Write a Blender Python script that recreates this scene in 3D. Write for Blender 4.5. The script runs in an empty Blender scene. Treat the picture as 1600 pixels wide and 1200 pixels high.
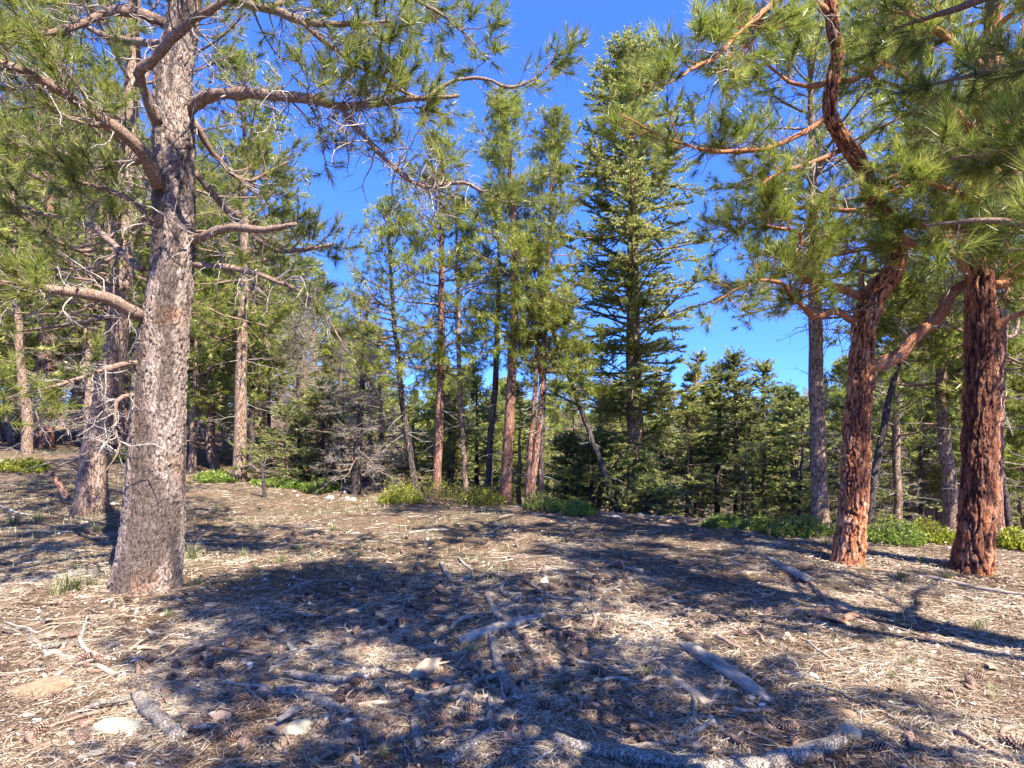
import bpy, math, random
import numpy as np
from mathutils import Vector

rng = np.random.default_rng(11)
random.seed(11)
SC = bpy.context.scene
COL = SC.collection

# ------------------------------------------------------------------ camera, sky, sun, exposure
F, HOR, CAMZ = 950.0, 660.0, 1.5
cam = bpy.data.cameras.new('camera')
cam.sensor_width = 36.0
cam.lens = 36.0 * F / 1600.0
cam.shift_y = (HOR - 600.0) / 1600.0
cam.clip_start = 0.05
cam.clip_end = 3000
cam_o = bpy.data.objects.new('camera', cam)
COL.objects.link(cam_o)
cam_o.location = (0, 0, CAMZ)
cam_o.rotation_euler = (math.radians(90), 0, 0)
SC.camera = cam_o

SUN_EL = math.radians(51)
SUN_AZ = math.radians(140)          # clockwise from +Y (the view direction)
sunv = Vector((math.sin(SUN_AZ) * math.cos(SUN_EL), math.cos(SUN_AZ) * math.cos(SUN_EL), math.sin(SUN_EL)))
world = bpy.data.worlds.new('World')
SC.world = world
world.use_nodes = True
wn = world.node_tree
bg = wn.nodes['Background']
sky = wn.nodes.new('ShaderNodeTexSky')
sky.sky_type = 'NISHITA'
sky.sun_disc = False
sky.sun_elevation = SUN_EL
sky.sun_rotation = SUN_AZ
sky.altitude = 5000
sky.air_density = 1.0
sky.dust_density = 0.0
sky.ozone_density = 8.0
gam = wn.nodes.new('ShaderNodeGamma'); gam.inputs['Gamma'].default_value = 0.62      # the photograph's flattened, saturated blue
tint = wn.nodes.new('ShaderNodeMix'); tint.data_type = 'RGBA'; tint.blend_type = 'MULTIPLY'; tint.inputs[0].default_value = 1.0
tint.inputs[7].default_value = (0.26, 0.49, 1.10, 1)
wn.links.new(sky.outputs['Color'], gam.inputs['Color']); wn.links.new(gam.outputs[0], tint.inputs[6])
wn.links.new(tint.outputs[2], bg.inputs['Color'])
bg.inputs['Strength'].default_value = 0.15
sun = bpy.data.lights.new('sun', 'SUN')
sun.energy = 3.4
sun.angle = math.radians(0.5)
sun.color = (1.0, 0.91, 0.76)
sun_o = bpy.data.objects.new('sun', sun)
COL.objects.link(sun_o)
sun_o.location = (20, -15, 40)
sun_o.rotation_euler = sunv.to_track_quat('Z', 'Y').to_euler()
SC.view_settings.view_transform = 'Standard'
SC.view_settings.look = 'None'
SC.view_settings.exposure = 2.35
SC.view_settings.gamma = 1.0
SC.render.engine = 'CYCLES'
SC.cycles.max_bounces = 5
SC.cycles.diffuse_bounces = 3
SC.cycles.glossy_bounces = 1
SC.cycles.transmission_bounces = 3
SC.cycles.transparent_max_bounces = 4

# ------------------------------------------------------------------ small maths
def nrm(v):
    return v / np.maximum(np.linalg.norm(v, axis=-1, keepdims=True), 1e-9)

def smooth(a, b, x):
    t = np.clip((x - a) / (b - a), 0, 1)
    return t * t * (3 - 2 * t)

def h2(ix, iy, s=0):
    n = (ix.astype(np.int64) * 374761393 + iy.astype(np.int64) * 668265263 + s * 1442695041) & 0xffffffff
    n = ((n ^ (n >> 13)) * 1274126177) & 0xffffffff
    n = (n ^ (n >> 16)) & 0xffffffff
    return n / 4294967296.0

def vnoise(x, y, s=0):
    ix, iy = np.floor(x), np.floor(y)
    fx, fy = x - ix, y - iy
    fx = fx * fx * (3 - 2 * fx); fy = fy * fy * (3 - 2 * fy)
    a, b = h2(ix, iy, s), h2(ix + 1, iy, s)
    c, d = h2(ix, iy + 1, s), h2(ix + 1, iy + 1, s)
    return (a * (1 - fx) + b * fx) * (1 - fy) + (c * (1 - fx) + d * fx) * fy

def worley(u, v, per, s=0):
    """u periodic with integer period per; returns F1, F2, id of the nearest cell"""
    iu, iv = np.floor(u), np.floor(v)
    f1 = np.full(u.shape, 9.0); f2 = np.full(u.shape, 9.0); cid = np.zeros(u.shape)
    for du in (-1, 0, 1):
        for dv in (-1, 0, 1):
            cu, cv = iu + du, iv + dv
            cw = np.mod(cu, per)
            px = cu + 0.1 + 0.8 * h2(cw, cv, s); py = cv + 0.1 + 0.8 * h2(cw, cv, s + 7)
            d = np.hypot(u - px, v - py)
            new = d < f1
            f2 = np.where(new, f1, np.minimum(f2, d))
            cid = np.where(new, h2(cw, cv, s + 13), cid)
            f1 = np.where(new, d, f1)
    return f1, f2, cid

# ------------------------------------------------------------------ terrain
CX = [-40, -12, -8, -5, -1, 3, 6, 12, 40]
CY = [80, 60, 40, 20, 13.0, 10.4, 9.4, 9.0, 8.5]

def zg(x, y):
    x = np.asarray(x, float); y = np.asarray(y, float)
    yc = np.interp(x, CX, CY)
    d = np.log1p(np.exp(np.clip((y - yc) / 0.9, -30, 30))) * 0.9
    d = np.where((y - yc) / 0.9 > 29, y - yc, d)
    z = -10.0 * (1 - np.exp(-d * 0.24 / 10.0))
    rise = 0.075 * np.clip(y - 7, 0, None) * smooth(-3, -12, x)
    rise = 2.4 * (1 - np.exp(-rise / 2.4))
    z = z + rise
    z = z + smooth(110, 420, y) * (15.5 + 3 * np.sin(x / 60.0) + 2 * np.sin(x / 23.0 + 1))
    amp = smooth(0.0, 2.0, np.abs(y) + np.abs(x))
    z = z + amp * (0.10 * (vnoise(x / 1.9 + 40, y / 1.9, 1) - .5) + 0.05 * (vnoise(x / .6 + 9, y / .6, 2) - .5) + 0.022 * (vnoise(x / .2, y / .2, 3) - .5))
    return z

def gp(px, py):
    """pixel of the 1600x1200 photograph -> point on the ground"""
    y = np.geomspace(1.2, 70, 4000)
    x = (px - 800) / F * y
    ray = CAMZ - (py - HOR) / F * y
    hit = np.nonzero(ray <= zg(x, y))[0]
    k = hit[0] if len(hit) else len(y) - 1
    return np.array([x[k], y[k], float(zg(x[k], y[k]))])

def at(px, py, Y):
    return np.array([(px - 800) / F * Y, Y, CAMZ - (py - HOR) / F * Y])

def ground_at(px, Y):
    x = (px - 800) / F * Y
    return np.array([x, Y, float(zg(x, Y))])

# ------------------------------------------------------------------ mesh building
def mk_mesh(name, verts, faces, mats, attrs=None, smooth_shade=True, mat_idx=None):
    """faces: list of int arrays (k,3) or (k,4)"""
    me = bpy.data.meshes.new(name)
    verts = np.ascontiguousarray(verts, dtype=np.float32).reshape(-1, 3)
    faces = [np.asarray(f, dtype=np.int32) for f in faces if len(f)]
    me.vertices.add(len(verts)); me.vertices.foreach_set('co', verts.ravel())
    nl = sum(f.size for f in faces); nf = sum(len(f) for f in faces)
    me.loops.add(nl); me.polygons.add(nf)
    me.loops.foreach_set('vertex_index', np.concatenate([f.ravel() for f in faces]))
    tot = np.concatenate([np.full(len(f), f.shape[1], np.int32) for f in faces])
    st = np.concatenate([[0], np.cumsum(tot)[:-1]]).astype(np.int32)
    me.polygons.foreach_set('loop_start', st)
    me.polygons.foreach_set('loop_total', tot)
    if smooth_shade:
        me.polygons.foreach_set('use_smooth', np.ones(nf, dtype=bool))
    for m in (mats if isinstance(mats, (list, tuple)) else [mats]):
        me.materials.append(m)
    if mat_idx is not None:
        me.polygons.foreach_set('material_index', mat_idx.astype(np.int32))
    for k, a in (attrs or {}).items():
        at_ = me.attributes.new(k, 'FLOAT', 'POINT')
        at_.data.foreach_set('value', np.ascontiguousarray(a, dtype=np.float32))
    me.update(calc_edges=True)
    return me

def link(name, me, parent=None, loc=None, **props):
    o = bpy.data.objects.new(name, me)
    COL.objects.link(o)
    if parent is not None:
        o.parent = parent
    if loc is not None:
        o.location = loc
    for k, v in props.items():
        o[k] = v
    return o

def tube_arrays(P, R, sides=5, cap=False):
    """P (T,n,3), R (T,n) -> verts, quads"""
    T, n, _ = P.shape
    tan = np.empty_like(P)
    tan[:, 1:-1] = P[:, 2:] - P[:, :-2]; tan[:, 0] = P[:, 1] - P[:, 0]; tan[:, -1] = P[:, -1] - P[:, -2]
    tan = nrm(tan)
    ref = np.where(np.abs(tan[:, 0, 2:3]) < 0.8, np.array([[0, 0, 1.0]]), np.array([[1.0, 0, 0]]))
    u = nrm(np.cross(ref, tan[:, 0]))
    U = np.empty_like(P)
    for i in range(n):
        u = nrm(u - (u * tan[:, i]).sum(-1, keepdims=True) * tan[:, i])
        U[:, i] = u
    V = np.cross(tan, U)
    a = np.arange(sides) / sides * 2 * np.pi
    ring = U[:, :, None, :] * np.cos(a)[None, None, :, None] + V[:, :, None, :] * np.sin(a)[None, None, :, None]
    vs = P[:, :, None, :] + ring * R[:, :, None, None]
    base = (np.arange(T) * n * sides)[:, None, None]
    i = (np.arange(n - 1) * sides)[None, :, None]
    j = np.arange(sides)[None, None, :]; j2 = (j + 1) % sides
    q = np.stack([base + i + j, base + i + j2, base + i + sides + j2, base + i + sides + j], -1).reshape(-1, 4)
    vs = vs.reshape(-1, 3)
    tris = np.zeros((0, 3), int)
    if cap:
        c = np.arange(2 * T) + len(vs)
        cc = np.concatenate([P[:, 0], P[:, -1]])
        jj = np.arange(sides); kk = (jj + 1) % sides
        b0 = (np.arange(T) * n * sides)[:, None]
        t0 = np.stack([np.broadcast_to(c[:T, None], (T, sides)), b0 + kk, b0 + jj], -1).reshape(-1, 3)
        b1 = b0 + (n - 1) * sides
        t1 = np.stack([np.broadcast_to(c[T:, None], (T, sides)), b1 + jj, b1 + kk], -1).reshape(-1, 3)
        vs = np.concatenate([vs, cc]); tris = np.concatenate([t0, t1])
    return vs, q, tris

class Acc:
    """collects arrays that become one mesh"""
    def __init__(s):
        s.v = []; s.f3 = []; s.f4 = []; s.n = 0; s.a = []
    def add(s, v, q=None, t=None, a=None):
        v = v.reshape(-1, 3)
        s.v.append(v)
        if q is not None and len(q): s.f4.append(q + s.n)
        if t is not None and len(t): s.f3.append(t + s.n)
        s.a.append(np.full(len(v), .5) if a is None else np.broadcast_to(a, (len(v),)) if np.ndim(a) == 0 else a)
        s.n += len(v)
    def tubes(s, P, R, sides=5, cap=False, a=None):
        v, q, t = tube_arrays(P, R, sides, cap)
        s.add(v, q, t, a)
    def mesh(s, name, mat, off=None, smooth_shade=True):
        v = np.concatenate(s.v)
        if off is not None: v = v - np.asarray(off)
        fs = []
        if s.f4: fs.append(np.concatenate(s.f4))
        if s.f3: fs.append(np.concatenate(s.f3))
        return mk_mesh(name, v, fs, mat, {'rnd': np.concatenate(s.a)}, smooth_shade)

def resample(pts, n):
    """Catmull-Rom through pts -> n points"""
    p = np.asarray(pts, float)
    if len(p) == 2:
        t = np.linspace(0, 1, n)[:, None]
        return p[0] * (1 - t) + p[1] * t
    q = np.vstack([2 * p[0] - p[1], p, 2 * p[-1] - p[-2]])
    d = np.concatenate([[0], np.cumsum(np.linalg.norm(np.diff(p[:, :3], axis=0), axis=1))])
    tt = np.linspace(0, d[-1], n)
    out = []
    for t in tt:
        k = min(max(np.searchsorted(d, t) - 1, 0), len(p) - 2)
        f = (t - d[k]) / max(d[k + 1] - d[k], 1e-9)
        a, b, c, e = q[k], q[k + 1], q[k + 2], q[k + 3]
        out.append(.5 * ((2 * b) + (-a + c) * f + (2 * a - 5 * b + 4 * c - e) * f * f + (-a + 3 * b - 3 * c + e) * f ** 3))
    return np.array(out)

# ------------------------------------------------------------------ materials
def new_mat(name):
    m = bpy.data.materials.new(name); m.use_nodes = True
    nt = m.node_tree; nt.nodes.clear()
    out = nt.nodes.new('ShaderNodeOutputMaterial')
    return m, nt, out

def nd(nt, typ, **kw):
    n = nt.nodes.new(typ)
    for k, v in kw.items():
        if k in n.inputs: n.inputs[k].default_value = v
        else: setattr(n, k, v)
    return n

def ramp(nt, fac, stops):
    r = nt.nodes.new('ShaderNodeValToRGB')
    el = r.color_ramp.elements
    while len(el) < len(stops): el.new(0.5)
    for e, (p, c) in zip(el, stops):
        e.position = p; e.color = (*c, 1)
    nt.links.new(fac, r.inputs[0])
    return r.outputs[0]

def mixc(nt, fac, a, b, mode='MIX'):
    m = nt.nodes.new('ShaderNodeMix'); m.data_type = 'RGBA'; m.blend_type = mode
    for sock, v in ((m.inputs[0], fac), (m.inputs[6], a), (m.inputs[7], b)):
        if isinstance(v, (int, float)): sock.default_value = v
        elif isinstance(v, tuple): sock.default_value = (*v, 1)
        else: nt.links.new(v, sock)
    return m.outputs[2]

def coord(nt, scale=(1, 1, 1)):
    tc = nt.nodes.new('ShaderNodeTexCoord'); mp = nt.nodes.new('ShaderNodeMapping')
    mp.inputs['Scale'].default_value = scale
    nt.links.new(tc.outputs['Object'], mp.inputs['Vector'])
    return mp.outputs['Vector']

def noise(nt, vec, scale, detail=3, rough=.6, dist=0.0):
    n = nd(nt, 'ShaderNodeTexNoise', Scale=scale, Detail=detail, Roughness=rough, Distortion=dist)
    nt.links.new(vec, n.inputs['Vector'])
    return n.outputs['Fac']

def attr(nt, name):
    a = nt.nodes.new('ShaderNodeAttribute'); a.attribute_name = name
    return a.outputs['Fac']

def needle_mat(name, stops, trans=0.3, rough=.42, spec=.5):
    m, nt, out = new_mat(name)
    c = ramp(nt, attr(nt, 'rnd'), stops)
    oi = nt.nodes.new('ShaderNodeObjectInfo')
    hs = nd(nt, 'ShaderNodeHueSaturation')
    mr = nd(nt, 'ShaderNodeMapRange'); mr.inputs['To Min'].default_value = .8; mr.inputs['To Max'].default_value = 1.25
    nt.links.new(oi.outputs['Random'], mr.inputs['Value']); nt.links.new(mr.outputs[0], hs.inputs['Value'])
    nt.links.new(c, hs.inputs['Color']); c = hs.outputs[0]
    p = nd(nt, 'ShaderNodeBsdfPrincipled', Roughness=rough); p.inputs['Specular IOR Level'].default_value = spec
    nt.links.new(c, p.inputs['Base Color'])
    t = nt.nodes.new('ShaderNodeBsdfTranslucent'); nt.links.new(c, t.inputs['Color'])
    mx = nt.nodes.new('ShaderNodeMixShader'); mx.inputs[0].default_value = trans
    nt.links.new(p.outputs[0], mx.inputs[1]); nt.links.new(t.outputs[0], mx.inputs[2])
    nt.links.new(mx.outputs[0], out.inputs['Surface'])
    return m

PINE = needle_mat('pine_needles', [(0, (.16, .10, .04)), (.06, (.08, .095, .018)), (.35, (.21, .26, .04)), (.7, (.35, .39, .08)), (1, (.52, .50, .17))], trans=.5, rough=.35)
PINE_N = needle_mat('pine_needles_fresh', [(0, (.18, .11, .04)), (.05, (.07, .10, .02)), (.35, (.20, .26, .035)), (.7, (.34, .39, .07)), (1, (.54, .54, .2))], trans=.5, rough=.32)
FIR = needle_mat('fir_needles', [(0, (.09, .12, .04)), (.4, (.23, .26, .085)), (.8, (.37, .40, .14)), (1, (.50, .52, .22))], trans=.5)
FIRPALE = needle_mat('pale_fir_needles', [(0, (.13, .15, .045)), (.4, (.30, .33, .09)), (.8, (.45, .47, .15)), (1, (.58, .58, .24))], trans=.5)
DRYFIR = needle_mat('dry_needles', [(0, (.11, .11, .06)), (.5, (.2, .2, .12)), (1, (.32, .31, .2))])
SHRUBL = needle_mat('shrub_leaves', [(0, (.12, .15, .012)), (.5, (.33, .37, .03)), (1, (.56, .56, .07))], trans=.4, rough=.35)
SHRUBD = needle_mat('dark_shrub_leaves', [(0, (.06, .10, .015)), (.5, (.18, .27, .04)), (1, (.36, .44, .09))], trans=.4, rough=.35)
GRASSM = needle_mat('grass_blades', [(0, (.09, .13, .04)), (.5, (.22, .24, .1)), (1, (.45, .40, .24))])
STRAW = needle_mat('litter_needles', [(0, (.05, .025, .018)), (.3, (.17, .10, .06)), (.6, (.43, .32, .215)), (1, (.76, .67, .54))], trans=.1, rough=.5)

def bark_mat(name, plates, crack, scale=16, zs=.38, use_attr=False, rough=.85, bump=.8, patch=None):
    """plates: colour stops of the plates"""
    m, nt, out = new_mat(name)
    vec = coord(nt, (1, 1, zs))
    wob = nd(nt, 'ShaderNodeTexNoise', Scale=5.0, Detail=2.0)
    nt.links.new(vec, wob.inputs['Vector'])
    add = nt.nodes.new('ShaderNodeVectorMath'); add.operation = 'MULTIPLY_ADD'
    add.inputs[1].default_value = (.16, .16, .16)
    nt.links.new(wob.outputs['Color'], add.inputs[0]); nt.links.new(vec, add.inputs[2])
    w2 = nd(nt, 'ShaderNodeTexNoise', Scale=38.0, Detail=3.0)
    nt.links.new(vec, w2.inputs['Vector'])
    add2 = nt.nodes.new('ShaderNodeVectorMath'); add2.operation = 'MULTIPLY_ADD'
    add2.inputs[1].default_value = (.05, .05, .05)
    nt.links.new(w2.outputs['Color'], add2.inputs[0]); nt.links.new(add.outputs[0], add2.inputs[2])
    v = add2.outputs[0]
    n_small = noise(nt, v, 75, 5, .75)
    n_big = noise(nt, coord(nt), 2.3, 3, .6)
    vc = nd(nt, 'ShaderNodeTexVoronoi', Scale=float(scale)); nt.links.new(v, vc.inputs['Vector'])
    mth = nt.nodes.new('ShaderNodeMath'); mth.operation = 'ADD'
    m2 = nt.nodes.new('ShaderNodeMath'); m2.operation = 'MULTIPLY'; m2.inputs[1].default_value = .22
    sep = nt.nodes.new('ShaderNodeSeparateColor'); nt.links.new(vc.outputs['Color'], sep.inputs[0])
    nt.links.new(sep.outputs[0], m2.inputs[0]); nt.links.new(m2.outputs[0], mth.inputs[0])
    m3 = nt.nodes.new('ShaderNodeMath'); m3.operation = 'MULTIPLY'; m3.inputs[1].default_value = .85
    nt.links.new(n_small, m3.inputs[0]); nt.links.new(m3.outputs[0], mth.inputs[1])
    c = ramp(nt, mth.outputs[0], plates)
    if patch:
        pf = nd(nt, 'ShaderNodeMapRange'); pf.inputs['From Min'].default_value = .56; pf.inputs['From Max'].default_value = .74
        nt.links.new(n_big, pf.inputs['Value'])
        c = mixc(nt, pf.outputs[0], c, patch)
    ed = nd(nt, 'ShaderNodeTexVoronoi', Scale=float(scale)); ed.feature = 'DISTANCE_TO_EDGE'
    nt.links.new(v, ed.inputs['Vector'])
    er = nd(nt, 'ShaderNodeMapRange'); er.inputs['From Min'].default_value = .0; er.inputs['From Max'].default_value = .11
    nt.links.new(ed.outputs['Distance'], er.inputs['Value'])
    if use_attr:
        inv = nt.nodes.new('ShaderNodeMath'); inv.operation = 'SUBTRACT'; inv.inputs[0].default_value = 1.0
        nt.links.new(attr(nt, 'crack'), inv.inputs[1])
        mul = nt.nodes.new('ShaderNodeMath'); mul.operation = 'MAXIMUM'
        fac = inv.outputs[0]
    else:
        fac = er.outputs[0]
    c = mixc(nt, fac, crack, c)
    p = nd(nt, 'ShaderNodeBsdfPrincipled', Roughness=rough); p.inputs['Specular IOR Level'].default_value = .25
    nt.links.new(c, p.inputs['Base Color'])
    hgt = nt.nodes.new('ShaderNodeMath'); hgt.operation = 'MULTIPLY_ADD'; hgt.inputs[1].default_value = .5
    nt.links.new(n_small, hgt.inputs[0]); nt.links.new(er.outputs[0], hgt.inputs[2])
    b = nd(nt, 'ShaderNodeBump', Strength=bump, Distance=.012)
    nt.links.new(hgt.outputs[0], b.inputs['Height']); nt.links.new(b.outputs[0], p.inputs['Normal'])
    nt.links.new(p.outputs[0], out.inputs['Surface'])
    return m

BARK_GREY = bark_mat('grey_pine_bark', [(.15, (.12, .085, .07)), (.38, (.29, .215, .18)), (.58, (.38, .30, .26)), (.85, (.54, .47, .42))], (.045, .028, .022), 30, .5, True, patch=(.34, .17, .09))
BARK_RED = bark_mat('red_pine_bark', [(.2, (.12, .03, .02)), (.40, (.40, .13, .055)), (.58, (.62, .27, .13)), (.8, (.80, .58, .44))], (.035, .010, .013), 22, .4, True, patch=(.50, .16, .05))
BARK_BG = bark_mat('brown_pine_bark', [(.15, (.12, .075, .055)), (.45, (.28, .18, .13)), (.8, (.46, .36, .29))], (.05, .03, .022), 22, .35)
BARK_BGR = bark_mat('reddish_pine_bark', [(.15, (.10, .04, .028)), (.45, (.26, .12, .08)), (.8, (.48, .32, .25))], (.05, .022, .018), 22, .35)
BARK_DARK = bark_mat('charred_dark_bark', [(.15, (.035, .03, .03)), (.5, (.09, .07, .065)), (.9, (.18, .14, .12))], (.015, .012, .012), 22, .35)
BRANCH = bark_mat('branch_bark', [(.15, (.10, .06, .045)), (.45, (.25, .16, .12)), (.8, (.42, .33, .27))], (.06, .035, .025), 60, .8, bump=.5)
BRANCH_R = bark_mat('red_branch_bark', [(.15, (.16, .06, .03)), (.45, (.42, .16, .07)), (.8, (.58, .33, .2))], (.07, .03, .02), 60, .8, bump=.5)
DEADTW = bark_mat('dead_twig_bark', [(.15, (.22, .18, .16)), (.5, (.40, .35, .32)), (.9, (.60, .56, .52))], (.16, .12, .10), 60, .6, bump=.4)

def wood_mat(name, stops, scale=(6, 6, 60), bump=.5):
    """weathered wood, grain along local X"""
    m, nt, out = new_mat(name)
    vec = coord(nt, (4, 45, 45))
    g = noise(nt, vec, 1.6, 5, .7, .6)
    n2 = noise(nt, coord(nt), 7, 3, .6)
    mm = nt.nodes.new('ShaderNodeMath'); mm.operation = 'MULTIPLY_ADD'; mm.inputs[1].default_value = .35
    nt.links.new(n2, mm.inputs[0]); nt.links.new(g, mm.inputs[2])
    c = ramp(nt, mm.outputs[0], stops)
    p = nd(nt, 'ShaderNodeBsdfPrincipled', Roughness=.8); p.inputs['Specular IOR Level'].default_value = .2
    nt.links.new(c, p.inputs['Base Color'])
    b = nd(nt, 'ShaderNodeBump', Strength=bump, Distance=.006)
    nt.links.new(g, b.inputs['Height']); nt.links.new(b.outputs[0], p.inputs['Normal'])
    nt.links.new(p.outputs[0], out.inputs['Surface'])
    return m

WOOD_SILVER = wood_mat('silver_wood', [(.38, (.035, .028, .024)), (.56, (.18, .155, .13)), (.76, (.40, .35, .30))], bump=1.0)
WOOD_TAN = wood_mat('tan_wood', [(.38, (.06, .04, .028)), (.58, (.27, .20, .14)), (.78, (.50, .40, .29))], bump=1.0)
WOOD_BROWN = wood_mat('brown_wood', [(.35, (.06, .035, .025)), (.6, (.20, .13, .095)), (.85, (.36, .28, .22))])
WOOD_RUST = wood_mat('rust_wood', [(.38, (.10, .035, .02)), (.58, (.34, .15, .075)), (.8, (.50, .31, .2))])
LOGBARK = bark_mat('log_bark', [(.2, (.10, .08, .07)), (.45, (.28, .24, .20)), (.8, (.52, .47, .42))], (.09, .065, .05), 60, .5)

def rock_mat(name, stops, lich=None):
    m, nt, out = new_mat(name)
    vec = coord(nt)
    n = noise(nt, vec, 5, 8, .75)
    c = ramp(nt, n, stops)
    if lich:
        l = noise(nt, vec, 26, 2, .5)
        mr = nd(nt, 'ShaderNodeMapRange'); mr.inputs['From Min'].default_value = .55; mr.inputs['From Max'].default_value = .62
        nt.links.new(l, mr.inputs['Value']); c = mixc(nt, mr.outputs[0], c, lich)
    p = nd(nt, 'ShaderNodeBsdfPrincipled', Roughness=.9); p.inputs['Specular IOR Level'].default_value = .2
    nt.links.new(c, p.inputs['Base Color'])
    b = nd(nt, 'ShaderNodeBump', Strength=.6, Distance=.01)
    nt.links.new(noise(nt, vec, 45, 5, .7), b.inputs['Height']); nt.links.new(b.outputs[0], p.inputs['Normal'])
    nt.links.new(p.outputs[0], out.inputs['Surface'])
    return m

ROCK_O = rock_mat('orange_sandstone', [(.35, (.14, .09, .06)), (.5, (.32, .19, .11)), (.7, (.46, .34, .24))], (.26, .24, .2))
ROCK_G = rock_mat('grey_lichen_stone', [(.3, (.20, .17, .13)), (.55, (.38, .34, .28)), (.75, (.58, .54, .46))], (.40, .42, .30))
ROCK_P = rock_mat('pale_stone', [(.3, (.36, .30, .25)), (.55, (.58, .52, .46)), (.75, (.76, .72, .66))])
ROCK_K = rock_mat('pinkish_stone', [(.3, (.36, .22, .15)), (.55, (.56, .38, .28)), (.75, (.68, .52, .42))])

def cone_mat():
    m, nt, out = new_mat('cone_scales')
    c = ramp(nt, attr(nt, 'rnd'), [(0, (.02, .012, .012)), (.5, (.09, .05, .04)), (.8, (.20, .12, .09)), (1, (.42, .31, .24))])
    p = nd(nt, 'ShaderNodeBsdfPrincipled', Roughness=.65)
    nt.links.new(c, p.inputs['Base Color']); nt.links.new(p.outputs[0], out.inputs['Surface'])
    return m
CONE = cone_mat()

def ground_mat():
    m, nt, out = new_mat('needle_covered_soil')
    vec = coord(nt)
    big = noise(nt, vec, .9, 4, .6)
    mid = noise(nt, vec, 7, 5, .7)
    # streaks of needles seen in two crossing directions
    def streak(rz, sc):
        tc = nt.nodes.new('ShaderNodeTexCoord'); mp = nt.nodes.new('ShaderNodeMapping')
        mp.inputs['Rotation'].default_value = (0, 0, rz); mp.inputs['Scale'].default_value = (10, 90, 30)
        nt.links.new(tc.outputs['Object'], mp.inputs['Vector'])
        return noise(nt, mp.outputs['Vector'], sc, 3, .6, 1.2)
    s1, s2, s3 = streak(.3, 1.0), streak(1.4, 1.1), streak(2.5, .9)
    mx = nt.nodes.new('ShaderNodeMath'); mx.operation = 'MAXIMUM'; nt.links.new(s1, mx.inputs[0]); nt.links.new(s2, mx.inputs[1])
    mx2 = nt.nodes.new('ShaderNodeMath'); mx2.operation = 'MAXIMUM'; nt.links.new(mx.outputs[0], mx2.inputs[0]); nt.links.new(s3, mx2.inputs[1])
    c = ramp(nt, mx2.outputs[0], [(.42, (.05, .036, .03)), (.56, (.16, .12, .09)), (.68, (.34, .27, .20)), (.82, (.56, .48, .39))])
    dark = ramp(nt, mid, [(.35, (.45, .40, .36)), (.6, (1, 1, 1))])
    c = mixc(nt, .8, c, dark, 'MULTIPLY')
    tint = ramp(nt, big, [(.35, (.80, .82, .80)), (.55, (1, .95, .88)), (.7, (1.0, .84, .68))])
    c = mixc(nt, 1.0, c, tint, 'MULTIPLY')
    # greener, brushy soil on the far slope
    geo = nt.nodes.new('ShaderNodeNewGeometry'); sp = nt.nodes.new('ShaderNodeSeparateXYZ'); nt.links.new(geo.outputs['Position'], sp.inputs[0])
    fr = nd(nt, 'ShaderNodeMapRange'); fr.inputs['From Min'].default_value = 40; fr.inputs['From Max'].default_value = 110
    nt.links.new(sp.outputs['Y'], fr.inputs['Value'])
    green = ramp(nt, mid, [(.4, (.035, .05, .025)), (.6, (.12, .13, .06))])
    c = mixc(nt, fr.outputs[0], c, green)
    p = nd(nt, 'ShaderNodeBsdfPrincipled', Roughness=.95); p.inputs['Specular IOR Level'].default_value = .1
    nt.links.new(c, p.inputs['Base Color'])
    b = nd(nt, 'ShaderNodeBump', Strength=.9, Distance=.015)
    nt.links.new(mx2.outputs[0], b.inputs['Height']); nt.links.new(b.outputs[0], p.inputs['Normal'])
    nt.links.new(p.outputs[0], out.inputs['Surface'])
    return m
GROUND = ground_mat()

# ------------------------------------------------------------------ ground sheet
def axis_pts(segs):
    out = []
    for a, b, n in segs: out.append(np.linspace(a, b, n, endpoint=False))
    return np.concatenate(out + [[segs[-1][1]]])
xs = axis_pts([(-420, -60, 18), (-60, -20, 40), (-20, -8, 50), (-8, 8, 150), (8, 20, 40), (20, 60, 40), (60, 420, 18)])
ys = axis_pts([(-60, -6, 24), (-6, 1.5, 40), (1.5, 8, 100), (8, 16, 55), (16, 40, 50), (40, 120, 40), (120, 520, 40)])
GX, GY = np.meshgrid(xs, ys)
GZ = zg(GX, GY)
nx, ny = len(xs), len(ys)
ii = (np.arange(ny - 1)[:, None] * nx + np.arange(nx - 1)[None, :]).ravel()
quads = np.stack([ii, ii + 1, ii + nx + 1, ii + nx], -1)
link('ground', mk_mesh('ground', np.stack([GX, GY, GZ], -1), [quads], GROUND), kind='structure', label='forest clearing floor of pine needles and soil')

# ------------------------------------------------------------------ branching and needles
def curve(S, D, L, n, wob=.18, up=0.0, up_end=0.0):
    """S,D (T,3), L (T,) -> P (T,n,3)"""
    T = len(S); P = np.empty((T, n, 3)); P[:, 0] = S; d = nrm(D)
    for i in range(1, n):
        f = i / (n - 1)
        d = nrm(d + rng.normal(0, wob, (T, 3)) + np.array([0, 0, 1.0]) * (up * (1 - f) + up_end * f))
        P[:, i] = P[:, i - 1] + d * (L / (n - 1))[:, None]
    return P

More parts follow.
